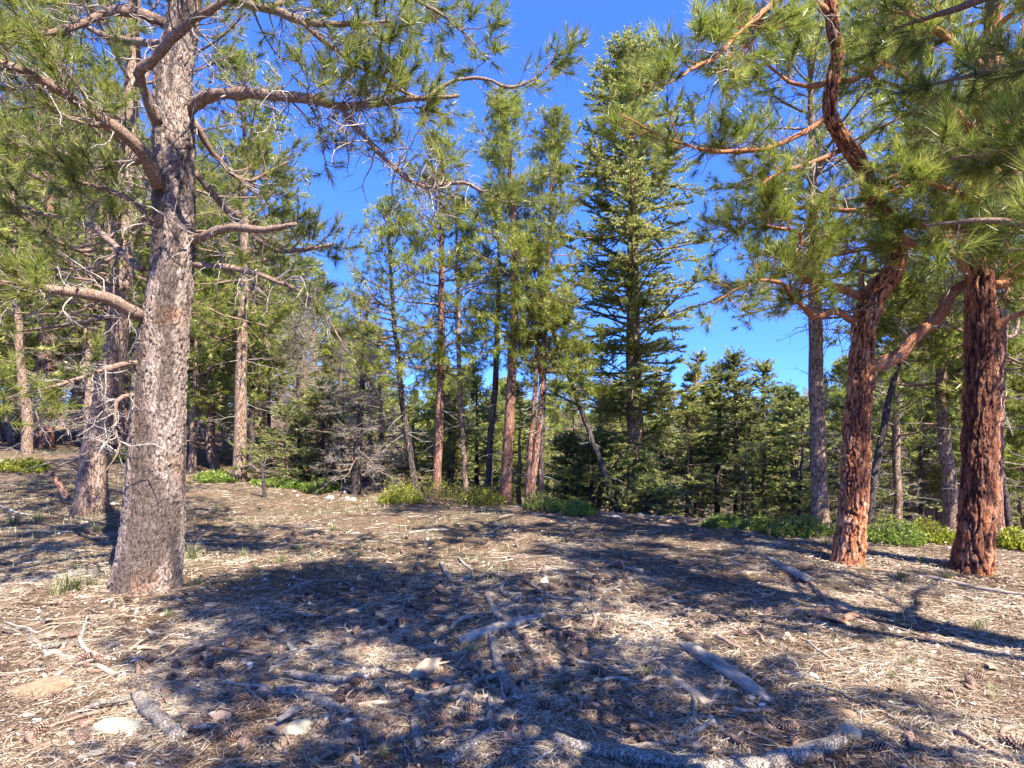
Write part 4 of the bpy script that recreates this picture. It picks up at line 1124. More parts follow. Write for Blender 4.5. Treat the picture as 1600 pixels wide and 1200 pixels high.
def place_log(name, pts, mat, label, cat, stubs=0, lift=.35, ribs=0.16, bury=.08, sides=14, group=None, flat=.9, rough=.22):
    """pts [(px,py,wpx)] lying on the ground"""
    G = np.array([gp(a, b_) for a, b_, w in pts]); W = np.array([w * (.46 if mat is LOGBARK and w < 30 else .36) / F * g[1] for (a, b_, w), g in zip(pts, G)])
    c = resample(np.concatenate([G, W[:, None]], 1), max(8, int(np.linalg.norm(np.diff(G, axis=0), axis=1).sum() / .035)))
    P, R = c[:, :3].copy(), c[:, 3].copy()
    gz = zg(P[:, 0], P[:, 1]); kz = np.convolve(np.pad(gz, 3, 'edge'), np.ones(7) / 7, 'valid')
    P[:, 2] = np.maximum(kz, gz - R * .3) + R * (.8 - bury)
    n = len(P)
    P[1:-1] += rng.normal(0, .09, (n - 2, 3)) * R[1:-1, None]
    R = R * (1 + rng.normal(0, .035, n)) * (1 + .22 * (vnoise(np.arange(n) * .35, np.zeros(n) + b_seed(pts), 5) - .5))
    b = P[n // 2].copy()
    ax = P[-1] - P[0]; yaw = math.atan2(ax[1], ax[0])
    v, q, t = tube_arrays(P[None], R[None], sides, True)
    # irregular, fluted section
    ringc = np.repeat(P, sides, 0); off = v[:n * sides] - ringc
    th = np.tile(np.arange(sides), n); si = np.repeat(np.arange(n), sides)
    fl = 1 + ribs * np.sin(th * 2.4 + h2(th, th * 0, 5) * 6) + rough * (vnoise(th * .9, si * .55, int(abs(b[0] * 100)) % 97) - .5) * 2
    v[:n * sides] = ringc + off * fl[:, None] * np.array([1, 1, flat])
    tdir = nrm(np.gradient(P, axis=0))
    for e_, sg in ((0, -1), (n - 1, 1)):
        idx = np.arange(sides) + e_ * sides
        v[idx] += tdir[e_] * (sg * R[e_] * rng.uniform(-.6, 1.6, sides))[:, None]
    A = Acc(); A.add(v, q, t)
    if stubs:
        P2, R2 = spawn(P[None], R[None], stubs, .1, .95, float(R.mean()) * 3, float(R.mean()) * 8, 50, 5, .2, .1, .1)
        P2[..., 2] = np.maximum(P2[..., 2], zg(P2[..., 0], P2[..., 1]) + .004)
        A.tubes(P2, np.maximum(R2, R.mean() * .22) * np.linspace(1, .6, 5)[None], 6, True)
    me = A.mesh(name, mat, b)
    o = link(name, me, None, b, label=label, category=cat)
    # turn the mesh so that its grain runs along local X
    co = np.empty(len(me.vertices) * 3, np.float32); me.vertices.foreach_get('co', co); co = co.reshape(-1, 3)
    cs, sn = math.cos(-yaw), math.sin(-yaw)
    co2 = co.copy(); co2[:, 0] = co[:, 0] * cs - co[:, 1] * sn; co2[:, 1] = co[:, 0] * sn + co[:, 1] * cs
    me.vertices.foreach_set('co', co2.ravel()); me.update()
    o.rotation_euler = (0, 0, yaw)
    if group: o['group'] = group
    return o

def rock_mesh(name, mat, sub=3, seed=0, flat=.5, sharp=.3):
    """a lumpy stone with a few planed-off faces, unit size"""
    import bmesh
    bm = bmesh.new(); bmesh.ops.create_icosphere(bm, subdivisions=sub, radius=1)
    v = np.array([x.co[:] for x in bm.verts])
    r = np.random.default_rng(seed)
    for _ in range(9):
        nn = nrm(r.normal(0, 1, 3)); d = r.uniform(.55, .9)
        s = v @ nn
        v = v - np.maximum(s - d, 0)[:, None] * nn * .92
    v *= 1 + sharp * .3 * (vnoise(v[:, 0] * 2.5 + seed, v[:, 1] * 2.5 + v[:, 2] * 1.7, seed)[:, None] - .5) + .05 * (vnoise(v[:, 0] * 9, v[:, 1] * 9 + v[:, 2] * 7, seed + 1)[:, None] - .5)
    v[:, 2] *= flat
    for x, c in zip(bm.verts, v): x.co = c
    me = bpy.data.meshes.new(name); bm.to_mesh(me); bm.free(); me.materials.append(mat)
    me.polygons.foreach_set('use_smooth', np.ones(len(me.polygons), bool) if sub > 2 else np.zeros(len(me.polygons), bool))
    return me

def place_rock(px, py, w, mat, label, aspect=1.0, flat=.5, seed=0, sink=.75, cat='rock', name='rock', rz=None):
    g = gp(px, py); s = w * .5 / F * g[1]
    o = link(name, rock_mesh(name, mat, 4, seed, 1.0, .5), None, None, label=label, category=cat)
    o.scale = (s, s * aspect, s * flat)
    o.location = (g[0], g[1], g[2] + s * flat * (1 - sink) * .6)
    o.rotation_euler = (rng.normal(0, .1), rng.normal(0, .1), rng.uniform(0, 3) if rz is None else rz)
    return o

def slab_mesh(name, mat, seed):
    """a curved flake of bark with thickness, about unit length along X"""
    r = np.random.default_rng(seed)
    nu, nv = 13, 6
    U, V = np.meshgrid(np.linspace(-1, 1, nu), np.linspace(-1, 1, nv))
    half = .32 * np.sqrt(np.clip(1 - np.abs(U) ** 2.6, .04, 1)) * (1 + .25 * np.interp(U, np.linspace(-1, 1, 7), r.normal(0, 1, 7)))
    X = U * .5 * (1 + .05 * r.normal(0, 1, U.shape)); Yv = V * half * .5
    Z = .10 * (1 - V ** 2) + .03 * r.normal(0, 1, U.shape) * .5 + .06 * np.sin(U * 2 + seed)
    top = np.stack([X, Yv, Z + .035], -1).reshape(-1, 3); bot = np.stack([X, Yv, Z - .02], -1).reshape(-1, 3)
    N = nu * nv
    i = (np.arange(nv - 1)[:, None] * nu + np.arange(nu - 1)[None]).ravel()
    qt = np.stack([i, i + 1, i + nu + 1, i + nu], -1); qb = qt[:, ::-1] + N
    rim = np.concatenate([np.arange(nu), np.arange(1, nv) * nu + nu - 1, (nv - 1) * nu + np.arange(nu - 2, -1, -1), np.arange(nv - 2, 0, -1) * nu])
    r2 = np.roll(rim, -1)
    qs = np.stack([rim, rim + N, r2 + N, r2], -1)
    return mk_mesh(name, np.concatenate([top, bot]), [qt, qb, qs], mat, None, False)

def cone_mesh(seed, openness=1.0):
    """a pine cone: core plus spiral of separate thick scales, 1 unit long along X"""
    r = np.random.default_rng(seed)
    V, T, A_ = [], [], []
    n = 96; ga = 2.39996
    base = 0
    # core
    for i in range(n):
        f = i / (n - 1)
        x = -.44 + .86 * f
        rad = .27 * math.sin(min(1, (f * .92 + .10)) * math.pi) ** .65 * (1.02 - .3 * f) + .02
        a = i * ga
        d = np.array([0, math.cos(a), math.sin(a)]); tn = np.array([0, -math.sin(a), math.cos(a)])
        ax = np.array([1.0, 0, 0])
        tilt = (.15 + .75 * f) if openness > .5 else (.65 + .3 * f)
        out = nrm(d * math.cos(tilt) + ax * math.sin(tilt)); upn = nrm(np.cross(tn, out))
        w = .085 * (1 - .35 * f) * r.uniform(.85, 1.15); L = rad * (1.0 if openness > .5 else .75) * r.uniform(.9, 1.1)
        c0 = ax * x + d * rad * .15; c1 = ax * x + out * L
        th = .022
        pts = [c0 - tn * w * .4, c0 + tn * w * .4, c1 + tn * w - out * .03 + upn * th, c1 - tn * w - out * .03 + upn * th, c1 + out * .02 + upn * th * 1.3,
               c1 + tn * w * .9 - out * .02 - upn * th, c1 - tn * w * .9 - out * .02 - upn * th, c1 + out * .03 - upn * th * .4]
        V += pts
        b = base
        T += [(b, b + 1, b + 2), (b, b + 2, b + 3), (b + 3, b + 2, b + 4), (b + 1, b, b + 6), (b + 1, b + 6, b + 5), (b + 5, b + 6, b + 7), (b + 2, b + 5, b + 7), (b + 2, b + 7, b + 4), (b + 4, b + 7, b + 6), (b + 4, b + 6, b + 3)]
        q = r.uniform(-.1, .15)
        A_ += [.0, .0, .55 + q, .55 + q, .95 + q, .7 + q, .7 + q, .9 + q]
        base += 8
    return mk_mesh('pine_cone', np.array(V), [np.array(T)], CONE, {'rnd': np.clip(np.array(A_), 0, 1)}, False)

def floor_things():
    S, T, B, Rr, K = WOOD_SILVER, WOOD_TAN, WOOD_BROWN, WOOD_RUST, LOGBARK
    # --- the logs and sticks one can make out, traced from the photograph
    place_log('fallen_branch', [(720, 1006, 18), (752, 997, 24), (790, 984, 20), (825, 972, 15), (852, 962, 7)], S, 'forked silver branch lying across the shaded middle, pale broken end', 'branch', 3, ribs=.2)
    place_log('tree_root', [(768, 1000, 12), (776, 1030, 15), (784, 1060, 17), (800, 1085, 18), (832, 1106, 14)], K, 'curved barked root bending down from the forked silver branch', 'root')
    place_log('fallen_branch', [(434, 1083, 14), (470, 1090, 18), (505, 1103, 19), (545, 1122, 15)], K, 'lower of two parallel barked branches in deep shade', 'branch', 1)
    place_log('fallen_branch', [(449, 1056, 12), (490, 1066, 16), (535, 1070, 18), (570, 1060, 16), (597, 1048, 12)], K, 'upper of two parallel barked branches in deep shade', 'branch', 1)
    place_log('fallen_branch', [(545, 1108, 12), (590, 1104, 13), (630, 1098, 13), (680, 1088, 13), (723, 1076, 12)], T, 'straight tan stick half in sun below the pale wood chunk', 'stick')
    place_log('fallen_branch', [(605, 1034, 8), (640, 1033, 9), (690, 1028, 10), (738, 1020, 8)], T, 'thin tan stick with an upright side twig above the pale wood chunk', 'stick', 0)
    place_log('twig', [(648, 1036, 6), (656, 1018, 6), (661, 1008, 4)], S, 'short upright pale twig on the thin tan stick', 'twig')
    place_log('fallen_branch', [(763, 934, 10), (770, 950, 12), (783, 970, 11)], T, 'short worn branch stub behind the forked silver branch', 'stick')
    place_log('fallen_branch', [(786, 915, 7), (783, 924, 8), (792, 930, 8), (812, 929, 5)], T, 'curled wood chip like a small hook in a sunny spot', 'stick')
    place_log('fallen_branch', [(690, 882, 8), (697, 897, 10), (706, 909, 8)], T, 'small pale branch stub at the far border of the big shadow', 'stick')
    place_log('fallen_log', [(1073, 1015, 20), (1110, 1040, 28), (1160, 1072, 26), (1204, 1100, 14)], S, 'splintered grey log with torn streaky grain lying at a slant', 'log', 2, ribs=.3, rough=.25)
    place_log('fallen_log', [(1029, 1042, 14), (1050, 1062, 18), (1080, 1086, 19), (1106, 1106, 20)], T, 'short tan log with a dark hollow end', 'log', 0)
    place_log('fallen_branch', [(1127, 1054, 9), (1126, 1072, 12), (1120, 1088, 11), (1106, 1106, 9)], S, 'white antler-shaped branch piece on the tan log', 'branch', 3)
    place_log('fallen_branch', [(1000, 1020, 6), (1020, 1035, 7), (1060, 1062, 8)], B, 'brown stick running into the tan log', 'stick')
    place_log('fallen_log', [(1200, 874, 9), (1222, 888, 14), (1244, 900, 18), (1263, 911, 18)], S, 'smooth grey stub log before the forked red pine', 'log', 4)
    place_log('fallen_branch', [(1268, 914, 8), (1282, 932, 10), (1298, 946, 10), (1330, 960, 9), (1366, 976, 7)], B, 'brown barked branch trailing from the smooth grey stub log', 'branch', 3)
    place_log('fallen_branch', [(1364, 972, 5), (1410, 985, 5), (1460, 1000, 5), (1530, 1010, 4), (1600, 1018, 3)], B, 'long thin stick continuing past the orange bark slabs', 'stick', 4)
    place_log('fallen_branch', [(1441, 961, 5), (1490, 980, 6), (1532, 996, 7), (1600, 1018, 8), (1660, 1030, 8)], B, 'long dark stick crossing the sunlit slope to the frame edge', 'stick', 3)
    place_log('fallen_branch', [(1436, 901, 6), (1490, 912, 8), (1545, 924, 9), (1640, 942, 9)], S, 'long pale pole lying below the straight red pine', 'branch', 3)
    place_log('fallen_branch', [(1300, 884, 6), (1360, 892, 7), (1440, 902, 6)], B, 'thin brown pole lying between the feet of the red pines', 'stick', 2)
    place_log('fallen_log', [(852, 1150, 14), (880, 1166, 30), (940, 1182, 40), (1010, 1196, 46), (1090, 1206, 46)], K, 'broad weathered log breaking the lower picture edge', 'log', 0, bury=.4, sides=22)
    place_log('fallen_log', [(1090, 1222, 44), (1170, 1208, 44), (1240, 1192, 42), (1290, 1174, 36), (1312, 1162, 28)], K, 'fat barked log ending beside a tan stone', 'log', 1, bury=.3, sides=24)
    place_log('fallen_branch', [(1222, 1050, 6), (1245, 1056, 8), (1270, 1065, 5)], S, 'short pale stick in the open needles beyond the splintered grey log', 'stick')
    place_log('twig', [(1302, 1063, 3), (1330, 1060, 4), (1345, 1050, 3)], T, 'curved straw-coloured twig in the open needles', 'twig')
    place_log('fallen_branch', [(1184, 1118, 6), (1200, 1140, 8), (1222, 1154, 8), (1244, 1168, 6)], B, 'dark curved stick below the splintered grey log', 'stick')
    place_log('fallen_branch', [(1484, 1168, 8), (1510, 1180, 11), (1536, 1190, 8)], S, 'split pale stick near the lower picture edge on the sunlit slope', 'stick')
    place_log('fallen_branch', [(946, 1044, 8), (975, 1064, 9), (1008, 1088, 8)], B, 'thin slanting stick behind two pine cones', 'stick', 1)
    place_log('fallen_branch', [(916, 1102, 6), (930, 1130, 8), (946, 1160, 6)], B, 'thin stick pointing at the viewer before the curved barked root', 'stick')
    place_log('fallen_branch', [(700, 1199, 18), (735, 1172, 18), (775, 1144, 14)], K, 'barked branch with a fork in half shade at the lower edge', 'branch', 1)
    place_log('fallen_branch', [(718, 1106, 15), (732, 1084, 17), (747, 1060, 13)], K, 'stout barked stub standing off the curved root', 'branch')
    place_log('fallen_branch', [(646, 1128, 14), (652, 1152, 16), (657, 1180, 13)], K, 'stout barked stick in deep shade near the lower edge', 'branch')
    place_log('fallen_branch', [(536, 1197, 9), (560, 1172, 12), (588, 1150, 10)], B, 'dark stick in deep shade near the lower edge', 'stick')
    place_log('fallen_branch', [(137, 964, 5), (126, 1000, 8), (135, 1018, 9), (152, 1026, 10), (170, 1034, 8)], S, 'pale crooked stick lying in the sunny litter', 'stick', 2)
    place_log('fallen_branch', [(46, 998, 7), (62, 1010, 9), (75, 1027, 8)], S, 'pale short stick beside the crooked one', 'stick', 0)
    place_log('fallen_branch', [(-10, 1042, 5), (35, 1035, 6), (80, 1040, 5)], B, 'dark thin stick curving over the flat orange rock', 'stick')
    place_log('fallen_log', [(217, 1095, 20), (232, 1115, 24), (252, 1136, 24), (280, 1160, 22)], K, 'short curved barked log in shade', 'log', 0)
    place_log('fallen_branch', [(48, 1180, 10), (72, 1168, 14), (99, 1158, 8)], B, 'dark broken stick in the lower corner', 'stick', 1)
    place_log('fallen_branch', [(38, 980, 4), (80, 970, 5), (136, 964, 5), (180, 962, 3)], B, 'long thin stick ending at the pale crooked stick', 'stick', 1)
    place_log('fallen_branch', [(639, 834, 4), (665, 830, 6), (702, 829, 4)], S, 'white stick lying on the sunlit bare ground', 'stick', 1)
    place_log('fallen_branch', [(765, 836, 5), (775, 828, 5), (792, 822, 4)], T, 'thin pale stick lying on the sunlit ground before the tallest central pine', 'stick')
    place_log('fallen_branch', [(868, 1016, 4), (905, 1000, 7), (930, 970, 8), (912, 945, 5)], B, 'bent stick beside the two pale bark ovals', 'stick', 1)
    place_log('fallen_branch', [(500, 975, 8), (535, 962, 9), (567, 952, 7)], T, 'tan stick in the shaded cone patch', 'stick', 1)
    place_log('fallen_branch', [(0, 600 + 190, 4), (20, 800, 5), (50, 806, 4)], S, 'pale stick at the picture edge before the crooked grey pine', 'stick', 2)
    # --- stones and slabs
    place_rock(60, 1080, 118, ROCK_O, 'flat orange and grey rock half buried in needles', .45, .28, 3, rz=.1)
    place_rock(182, 1143, 80, ROCK_G, 'grey mound stone before the curved barked log', .7, .4, 5)
    place_rock(344, 1123, 34, ROCK_K, 'small pinkish angular stone in the needles', .7, .6, 7)
    place_rock(410, 1082, 30, ROCK_K, 'small tan stone at the end of the parallel barked branches', .8, .6, 8)
    place_rock(466, 1142, 54, ROCK_G, 'greenish lichen stone before the parallel barked branches', .8, .45, 9)
    place_log('wood_chunk', [(645, 1064, 18), (657, 1057, 27), (670, 1049, 28), (684, 1042, 18)], T, 'pale wood chunk like a split stump in a sunny spot', 'wood chunk', 1, ribs=.3, rough=.4)
    place_log('fallen_log', [(676, 1078, 14), (692, 1068, 20), (718, 1056, 12)], Rr, 'rust-red rotten wood piece beside the pale wood chunk', 'wood chunk', 0)
    place_rock(1326, 1152, 40, ROCK_G, 'tan stone at the end of the fat barked log', .8, .8, 12)
    place_rock(1300, 1095, 24, ROCK_K, 'small reddish stone above the orange rock slab', .7, .5, 13)
    for i, (x, y, w, a) in enumerate([(1278, 960, 40, .2), (1305, 972, 46, -.4), (1330, 966, 34, .6)]):
        g = gp(x, y); s = w / F * g[1]
        o = link('bark_slab', slab_mesh('bark_slab', WOOD_RUST, 50 + i), None, (g[0], g[1], g[2] + .012), label=['first', 'middle', 'last'][i] + ' of three orange bark slabs below the trailing brown branch, ' + ['nearest its grey stub', 'the widest', 'the smallest'][i], category='bark slab', group='orange bark slabs')
        o.scale = (s, s * 1.6, s * .7); o.rotation_euler = (rng.normal(0, .15), rng.normal(0, .15), a)
    for i, (x, y, w) in enumerate([(1312, 1116, 56), (1352, 1128, 36)]):
        place_rock(x, y, w, ROCK_O, ['long orange rock slab behind the tan stone', 'short orange rock slab continuing the long one'][i], .5, .3, 20 + i, rz=-.4)
    for x, y, w, a, mt, lab in ((849, 985, 26, 1.5, S, 'upright pale oval bark piece, first of a pair'), (879, 984, 34, .6, S, 'slanting pale oval bark piece, second of a pair'),
                                (262, 1078, 42, .3, S, 'pale wood chip beside the small cone cluster'), (462, 1018, 32, -.1, S, 'blue-white bark chip in the shade'), (482, 964, 24, .2, S, 'small pale bark chip at the shadow border'),
                                (145, 1184, 46, 1.0, S, 'grey split wood slab at the lower edge'), (560, 1022, 30, 1.2, K, 'upright dark bark piece left of the thin tan stick')):
        g = gp(x, y); s = w / F * g[1]
        o = link('bark_piece', slab_mesh('bark_piece', mt, int(x)), None, (g[0], g[1], g[2] + .015), label=lab, category='bark piece')
        o.scale = (s, s * 1.5, s * .6); o.rotation_euler = (rng.normal(0, .2), rng.normal(0, .2), a)
    # --- stones at the border of the clearing
    for i in range(34):
        px, py = rng.uniform(430, 650), rng.uniform(762, 782)
        if i > 22: px, py = rng.uniform(900, 1010), rng.uniform(792, 812)
        g = gp(px, py)
        if g[1] > 18: continue
        s = rng.uniform(.03, .09)
        o = link('rock', rock_mesh('rock', ROCK_P, 2, 100 + i, 1.0, .6), None, (g[0], g[1], g[2] + s * .15), category='rock', group='pale stones at the edge of the clearing',
                 label='small pale stone in the strip of stones ' + ('before the young green firs' if px < 545 else 'before the grey dead fir' if px < 700 else 'at the foot of the tall bushy fir'))
        o.scale = (s, s * rng.uniform(.6, 1), s * rng.uniform(.4, .7)); o.rotation_euler = (0, 0, rng.uniform(0, 3))
    # --- scattered sticks and bark pieces, shared meshes
    stick_me = []
    for i in range(9):
        n = 12; t = np.linspace(-.5, .5, n)
        P = np.stack([t, np.cumsum(rng.normal(0, .022, n)), np.cumsum(rng.normal(0, .008, n))], -1); P -= P.mean(0)
        R = rng.uniform(.014, .034) * np.linspace(1, rng.uniform(.4, .9), n) * (1 + rng.normal(0, .1, n))
        A = Acc(); A.tubes(P[None], R[None], 7, True)
        if i % 3 == 0:
            P2, R2 = spawn(P[None], R[None], 3, .2, .9, .1, .3, 50, 5, .15, 0, 0); P2[..., 2] = np.abs(P2[..., 2]) * .4
            A.tubes(P2, R2 * 1.4, 5, True)
        stick_me.append([A.mesh('stick', m) for m in (S, T, B, K)])
    slab_me = [[slab_mesh('bark_piece', m, 200 + i) for m in (S, T, B)] for i in range(5)]
    mn = ['silver', 'tan', 'dark brown', 'grey barked']
    def dense_px():
        r = rng.uniform()
        if r < .45: return rng.uniform(380, 1100), rng.uniform(880, 1195)
        if r < .7: return rng.uniform(1050, 1600), rng.uniform(860, 1195)
        if r < .85: return rng.uniform(0, 400), rng.uniform(930, 1195)
        return rng.uniform(350, 1250), rng.uniform(800, 900)
    for i in range(230):
        px, py = dense_px(); g = gp(px, py)
        k = int(rng.choice(4, p=[.3, .3, .25, .15])); L = rng.gamma(3, .065) + .08
        me = stick_me[rng.integers(9)][k]
        rel, other = near_label(px, py)
        o = link('stick', me, None, (g[0], g[1], g[2] + .012), category='stick', group='sticks scattered on the forest floor',
                 label=('short ' if L < .2 else 'long ') + mn[k] + ' stick ' + rel)
        o.scale = (L, L * rng.uniform(.7, 1.1), L * .9); o.rotation_euler = (rng.uniform(0, 6), rng.normal(0, .05), rng.uniform(0, 6.28))
    for i in range(150):
        px, py = dense_px(); g = gp(px, py)
        k = int(rng.integers(3)); L = rng.gamma(3, .02) + .035
        rel, other = near_label(px, py)
        o = link('bark_piece', slab_me[rng.integers(5)][k], None, (g[0], g[1], g[2] + .01), category='bark piece', group='loose bark pieces on the forest floor',
                 label=('small ' if L < .1 else 'large ') + mn[k] + ' bark flake ' + rel)
        o.scale = (L, L * rng.uniform(.8, 1.6), L * .6); o.rotation_euler = (rng.normal(0, .25), rng.normal(0, .25), rng.uniform(0, 6.28))
    # twisted dead branches with side twigs, thickest in the shaded middle
    gn = []
    for i in range(7):
        n = 16
        P = curve(np.zeros((1, 3)), np.array([[1.0, 0, 0]]), np.array([1.0]), n, .26, 0, 0); P[..., 2] *= .35; P -= P.mean(1, keepdims=True)
        R = (np.linspace(.030, .010, n) * (1 + rng.normal(0, .15, n)))[None]
        A = Acc(); A.tubes(P, R, 8, True)
        P2, R2 = spawn(P, R, 5, .15, .95, .2, .5, 48, 8, .26, 0, 0, taper_len=.3); P2[..., 2] = P2[..., 2] * .4 + .02
        A.tubes(P2, R2 * 1.2, 6, True)
        P3, R3 = spawn(P2, R2, 2, .3, 1, .08, .2, 48, 5, .25, 0, 0); P3[..., 2] = P3[..., 2] * .5 + .01
        A.tubes(P3, R3 * 1.2, 4, True)
        gn.append([A.mesh('dead_branch', m) for m in (K, S, B)])
    for i in range(85):
        px, py = dense_px() if i % 3 else (rng.uniform(380, 1000), rng.uniform(960, 1190))
        g = gp(px, py); k = int(rng.choice(3, p=[.45, .35, .2])); L = rng.uniform(.22, .62)
        rel, other = near_label(px, py)
        o = link('dead_branch', gn[rng.integers(7)][k], None, (g[0], g[1], g[2] + .01), category='dead branch', group='twisted dead branches on the forest floor',
                 label=('small ' if L < .38 else 'large ') + ['barked', 'bare grey', 'dark'][k] + ' twisted branch ' + rel)
        o.scale = (L, L, L); o.rotation_euler = (rng.normal(0, .15), rng.normal(0, .04), rng.uniform(0, 6.28))
    # --- pine cones
    cones = [cone_mesh(i, 1.0 if i < 4 else .3) for i in range(6)]
    P = [(314, 1019), (330, 1030), (300, 1022), (216, 1053), (236, 1036), (222, 1044), (267, 1063), (304, 1060), (324, 1062), (358, 1009), (381, 1009), (405, 999), (418, 989), (418, 1033), (439, 1023), (138, 1137), (128, 1161),
         (422, 1094), (375, 1097), (91, 1094), (469, 935), (458, 945), (482, 930), (526, 1175), (108, 999), (162, 1040), (135, 1043), (81, 1050), (614, 1134), (597, 1164), (606, 1150), (746, 1043), (736, 1052), (820, 1019), (817, 1070), (797, 1141), (800, 1165),
         (844, 1110), (793, 1107), (996, 1063), (1023, 1073), (996, 1144), (1009, 1161), (911, 1110), (982, 1107), (611, 989), (638, 965), (590, 1012), (631, 1002), (597, 975), (620, 980), (678, 1127), (682, 1104), (533, 1180), (1175, 1144), (1148, 1164),
         (1100, 1181), (1232, 1141), (1242, 1164), (1377, 1178), (1489, 1185), (1431, 1171), (1526, 1063), (1276, 1053), (1580, 1170), (765, 1060), (800, 1050), (855, 1040), (700, 1150), (20, 1020), (60, 1150), (260, 1100), (290, 1075), (500, 1050), (560, 1090), (640, 1090)]
    for c, n, sx, sy in (((520, 940), 16, 60, 26), ((610, 905), 12, 50, 14), ((700, 925), 12, 60, 22), ((640, 960), 10, 50, 20), ((860, 910), 10, 80, 22), ((930, 950), 10, 70, 28), ((560, 1000), 10, 60, 25), ((900, 1040), 10, 60, 40),
                         ((330, 1050), 8, 90, 30), ((720, 890), 8, 90, 10), ((520, 1110), 8, 80, 50), ((1000, 900), 8, 60, 20), ((800, 850), 12, 220, 18), ((660, 1060), 10, 160, 60), ((850, 980), 12, 130, 50), ((400, 1130), 8, 130, 40), ((1080, 1000), 8, 90, 50), ((1450, 1120), 7, 90, 50), ((560, 840), 8, 120, 14), ((120, 1080), 5, 70, 50), ((740, 1130), 6, 60, 30)):
        for i in range(n): P.append((rng.normal(c[0], sx * .6), min(1192, max(805, rng.normal(c[1], sy * .6)))))
    for i, (px, py) in enumerate(P):
        g = gp(px, py); k = int(rng.integers(6)); L = rng.uniform(.085, .125)
        rel, other = near_label(px, py)
        o = link('pine_cone', cones[k], None, (g[0], g[1], g[2] + L * .22), category='pine cone', group='pine cones on the forest floor',
                 label=('open ' if k < 4 else 'closed ') + ('large ' if L > .095 else 'small ') + 'brown pine cone ' + rel)
        o.scale = (L, L * rng.uniform(.85, 1.05), L * rng.uniform(.8, 1)); o.rotation_euler = (rng.uniform(0, 6), rng.normal(0, .35), rng.uniform(0, 6.28))

# ------------------------------------------------------------------ shrubs, grass
def leaf_shrub_mesh(seed, mat, n=5200, leaf=.026):
    r = np.random.default_rng(seed)
    # many short upright shoots over an uneven low mound, each ringed with small oval leaves
    ns = 260
    x = r.uniform(-1, 1, ns * 2); y = r.uniform(-1, 1, ns * 2); k = x * x + y * y < 1; x, y = x[k][:ns], y[k][:ns]; ns = len(x)
    hh = (.35 + .65 * vnoise(x * 2 + seed, y * 2, seed)) * (1 - .75 * (x * x + y * y))
    per = n // ns
    S = np.stack([x, y, 0 * x], -1)
    D = nrm(np.stack([x * .3 + r.normal(0, .25, ns), y * .3 + r.normal(0, .25, ns), np.full(ns, 1.0)], -1))
    tip = S + D * hh[:, None]
    t = r.uniform(.25, 1, (ns, per))
    p = S[:, None] + (tip - S)[:, None] * t[..., None] + r.normal(0, .015, (ns, per, 3))
    return S, tip, p, r

